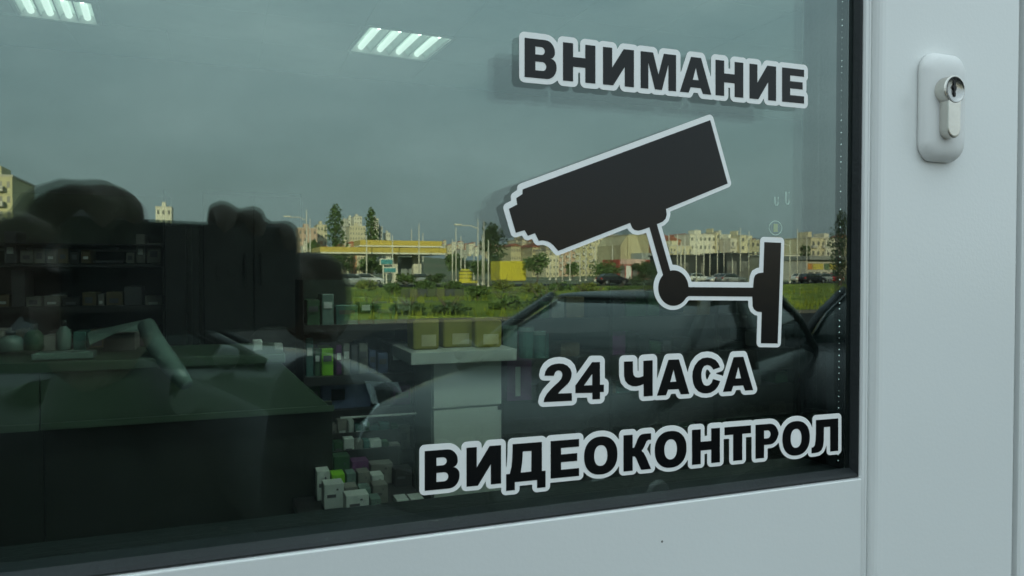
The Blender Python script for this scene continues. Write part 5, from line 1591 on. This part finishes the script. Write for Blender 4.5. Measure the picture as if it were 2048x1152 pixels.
bxc, byc = -.15, -.86
Hd = Vector((bxc - .005, byc + .07, 1.590))
pel, chs, nck = Vector((bxc, byc - .02, .92)), Vector((bxc, byc, 1.24)), Vector((bxc, byc + .01, 1.43))
shR, shL = Vector((bxc + .17, byc + .01, 1.38)), Vector((bxc - .17, byc + .01, 1.38))
elR, wrR = Vector((.085, -.585, 1.335)), PH(.098, -.060, -.045)
elL, wrL = Vector((-.42, -.58, 1.30)), PH(-.160, -.050, -.055)
kneeR, kneeL = Vector((bxc + .10, byc + .02, .49)), Vector((bxc - .10, byc + .0, .49))
anR, anL = Vector((bxc + .11, byc - .02, .09)), Vector((bxc - .11, byc - .04, .09))
toR, toL = anR + Vector((.03, .14, -.055)), anL + Vector((-.02, .14, -.055))
def mid_(a, b, t): return a + (b - a) * t
body = skin([[(pel, (.15, .10)), (mid_(pel, chs, .5), (.125, .09)), (chs, (.15, .105)), (nck, (.075, .065)), (mid_(nck, Hd, .55), .052)],
             [(chs, (.15, .105)), (shR, .062), (mid_(shR, elR, .5), .047), (elR, .040), (mid_(elR, wrR, .35), .039), (wrR, .025)],
             [(chs, (.15, .105)), (shL, .062), (mid_(shL, elL, .5), .047), (elL, .040), (mid_(elL, wrL, .35), .039), (wrL, .025)],
             [(pel, (.15, .10)), (pel + Vector((.09, .01, -.06)), .085), (mid_(pel + Vector((.09, 0, -.06)), kneeR, .5), .075), (kneeR, .055), (mid_(kneeR, anR, .35), .055), (anR, .036), (toR, .030)],
             [(pel, (.15, .10)), (pel + Vector((-.09, .01, -.06)), .085), (mid_(pel + Vector((-.09, 0, -.06)), kneeL, .5), .075), (kneeL, .055), (mid_(kneeL, anL, .35), .055), (anL, .036), (toL, .030)]])
def finger(pts, r):
    return skin([[(p, r * (1.0 - .10 * i)) for i, p in enumerate(pts)]], 2)
parts_ = [body]
# right hand: palm behind the right end of the phone, three fingers over the top edge, thumb on the screen side
pR = PH(.084, -.016, -.030)
parts_.append(skin([[(wrR, (.026, .020)), (mid_(wrR, pR, .55), (.034, .020)), (pR, (.038, .018)), (PH(.078, .020, -.022), (.030, .015))]], 2))
parts_.append(skin([[(pR, (.034, .018)), (PH(.056, .000, -.034), (.030, .015)), (PH(.030, .012, -.034), (.022, .013))]], 2))
for x1, top, rf in ((.048, .0400, .0125), (.0225, .0490, .0130), (-.001, .0525, .0125)):
    parts_.append(finger([PH(x1 + .012, .004, -.032), PH(x1 + .006, top - .014, -.025), PH(x1 + .002, top - .005, -.012), PH(x1, top - .008, .003), PH(x1 - .003, top - .024, .011)], rf))
parts_.append(finger([PH(.088, -.040, -.024), PH(.092, -.050, -.008), PH(.082, -.052, .004), PH(.062, -.046, .010)], .0085))
parts_.append(finger([PH(.090, .000, -.036), PH(.074, -.010, -.034), PH(.052, -.006, -.026), PH(.036, .000, -.022)], .0105))
# left hand: index finger arched over the top left corner, thumb on the screen side
pL = PH(-.128, -.010, -.034)
parts_.append(skin([[(wrL, (.026, .020)), (mid_(wrL, pL, .55), (.034, .020)), (pL, (.038, .019)), (PH(-.116, .022, -.024), (.030, .016))]], 2))
parts_.append(finger([PH(-.112, .020, -.024), PH(-.100, .046, -.018), PH(-.080, .0545, -.008), PH(-.064, .046, .004), PH(-.060, .030, .010)], .0125))
parts_.append(finger([PH(-.122, .024, -.026), PH(-.114, .044, -.020), PH(-.098, .0525, -.008), PH(-.084, .046, .006), PH(-.080, .028, .011)], .0125))
parts_.append(finger([PH(-.134, .010, -.030), PH(-.138, .026, -.012), PH(-.126, .032, .004), PH(-.106, .020, .011)], .0110))
parts_.append(finger([PH(-.136, -.030, -.030), PH(-.136, -.044, -.012), PH(-.124, -.052, .002), PH(-.104, -.046, .010)], .0095))
parts_.append(finger([PH(-.126, -.002, -.040), PH(-.112, -.010, -.036), PH(-.092, -.004, -.027), PH(-.074, .002, -.022)], .0110))
def head_bits(bm):
    ball(bm, Hd, .074, .092, .112, 28)
    ball(bm, Hd + Vector((0, .030, -.055)), .056, .062, .062)
    ball(bm, Hd + Vector((0, .092, -.012)), .011, .020, .022)      # nose
    ball(bm, Hd + Vector((0, .100, -.022)), .014, .013, .010)
    ball(bm, Hd + Vector((0, .080, -.060)), .022, .014, .007)      # lips
    ball(bm, Hd + Vector((0, .072, -.098)), .022, .020, .016)      # chin
    for s in (-1, 1):
        ball(bm, Hd + Vector((s * .030, .078, .026)), .020, .012, .007)   # brow
        ball(bm, Hd + Vector((s * .078, -.004, -.004)), .009, .020, .032)  # ear
M_skin = mat('skin', (.10, .062, .046), rough=.65, var=.08, scale=18, bump=.05, bscale=300)
person_me = join_remesh('person', parts_, .0052, head_bits, 3)
person = link_mesh('person', person_me, M_skin, None, True)
tag(person, 'person in a dark jacket holding up a phone in both hands, mirrored in the glass', 'person')
M_jack = mat('dark jacket cloth', (.022, .022, .024), rough=.85, var=.25, scale=14, bump=.4, bscale=220)
M_trou = mat('dark trousers', (.018, .020, .028), rough=.9, var=.2, scale=14, bump=.3, bscale=250)
jk = skin([[(pel + Vector((0, 0, -.04)), (.172, .125)), (mid_(pel, chs, .5), (.150, .115)), (chs, (.170, .125)), (nck + Vector((0, 0, -.03)), (.095, .085)), (nck + Vector((0, .006, .035)), (.076, .072)), (nck + Vector((0, .012, .07)), (.076, .074))],
           [(chs, (.170, .125)), (shR, .080), (mid_(shR, elR, .5), .064), (elR, .056), (mid_(elR, wrR, .4), .052), (mid_(elR, wrR, .90), .037)],
           [(chs, (.170, .125)), (shL, .080), (mid_(shL, elL, .5), .064), (elL, .056), (mid_(elL, wrL, .4), .052), (mid_(elL, wrL, .90), .037)]])
jk.materials.clear(); jo = link_mesh('jacket', jk, M_jack, person, True)
tr_ = skin([[(pel + Vector((0, 0, .02)), (.160, .115)), (pel + Vector((.09, .01, -.08)), .098), (mid_(pel + Vector((.09, 0, -.06)), kneeR, .5), .088), (kneeR, .070), (mid_(kneeR, anR, .5), .066), (anR + Vector((0, 0, .0)), .056)],
            [(pel + Vector((0, 0, .02)), (.160, .115)), (pel + Vector((-.09, .01, -.08)), .098), (mid_(pel + Vector((-.09, 0, -.06)), kneeL, .5), .088), (kneeL, .070), (mid_(kneeL, anL, .5), .066), (anL + Vector((0, 0, .0)), .056)]])
tr_.materials.clear(); link_mesh('trousers', tr_, M_trou, person, True)
for an, to in ((anR, toR), (anL, toL)):
    sh = skin([[(an + Vector((0, -.03, -.035)), (.042, .045)), (an + Vector((0, .03, -.04)), (.044, .042)), (to, (.044, .032)), (to + Vector((0, .04, -.005)), (.034, .024))]])
    sh.materials.clear(); link_mesh('shoe', sh, M_tyre, person, True)
def hair_bits(bm):
    ball(bm, Hd + Vector((0, -.014, .020)), .084, .094, .108, 28)
    ball(bm, Hd + Vector((0, -.055, -.03)), .070, .050, .07, 20)
hair_me = join_remesh('hair', [], .008, hair_bits, 2)
link_mesh('hair', hair_me, mat('dark hair', (.012, .009, .007), rough=.6, var=.3, scale=40, bump=.6, bscale=160), person, True)
for s in (-1, 1):
    bm = bmesh.new(); ball(bm, Hd + Vector((s * .029, .079, .010)), .011, .010, .009, 14)
    obj('eye', bm, mat('eye white', (.6, .58, .55), rough=.2), person, True)
    bm = bmesh.new(); ball(bm, Hd + Vector((s * .029, .0865, .010)), .005, .004, .005, 12)
    obj('iris', bm, M_dark, person, True)
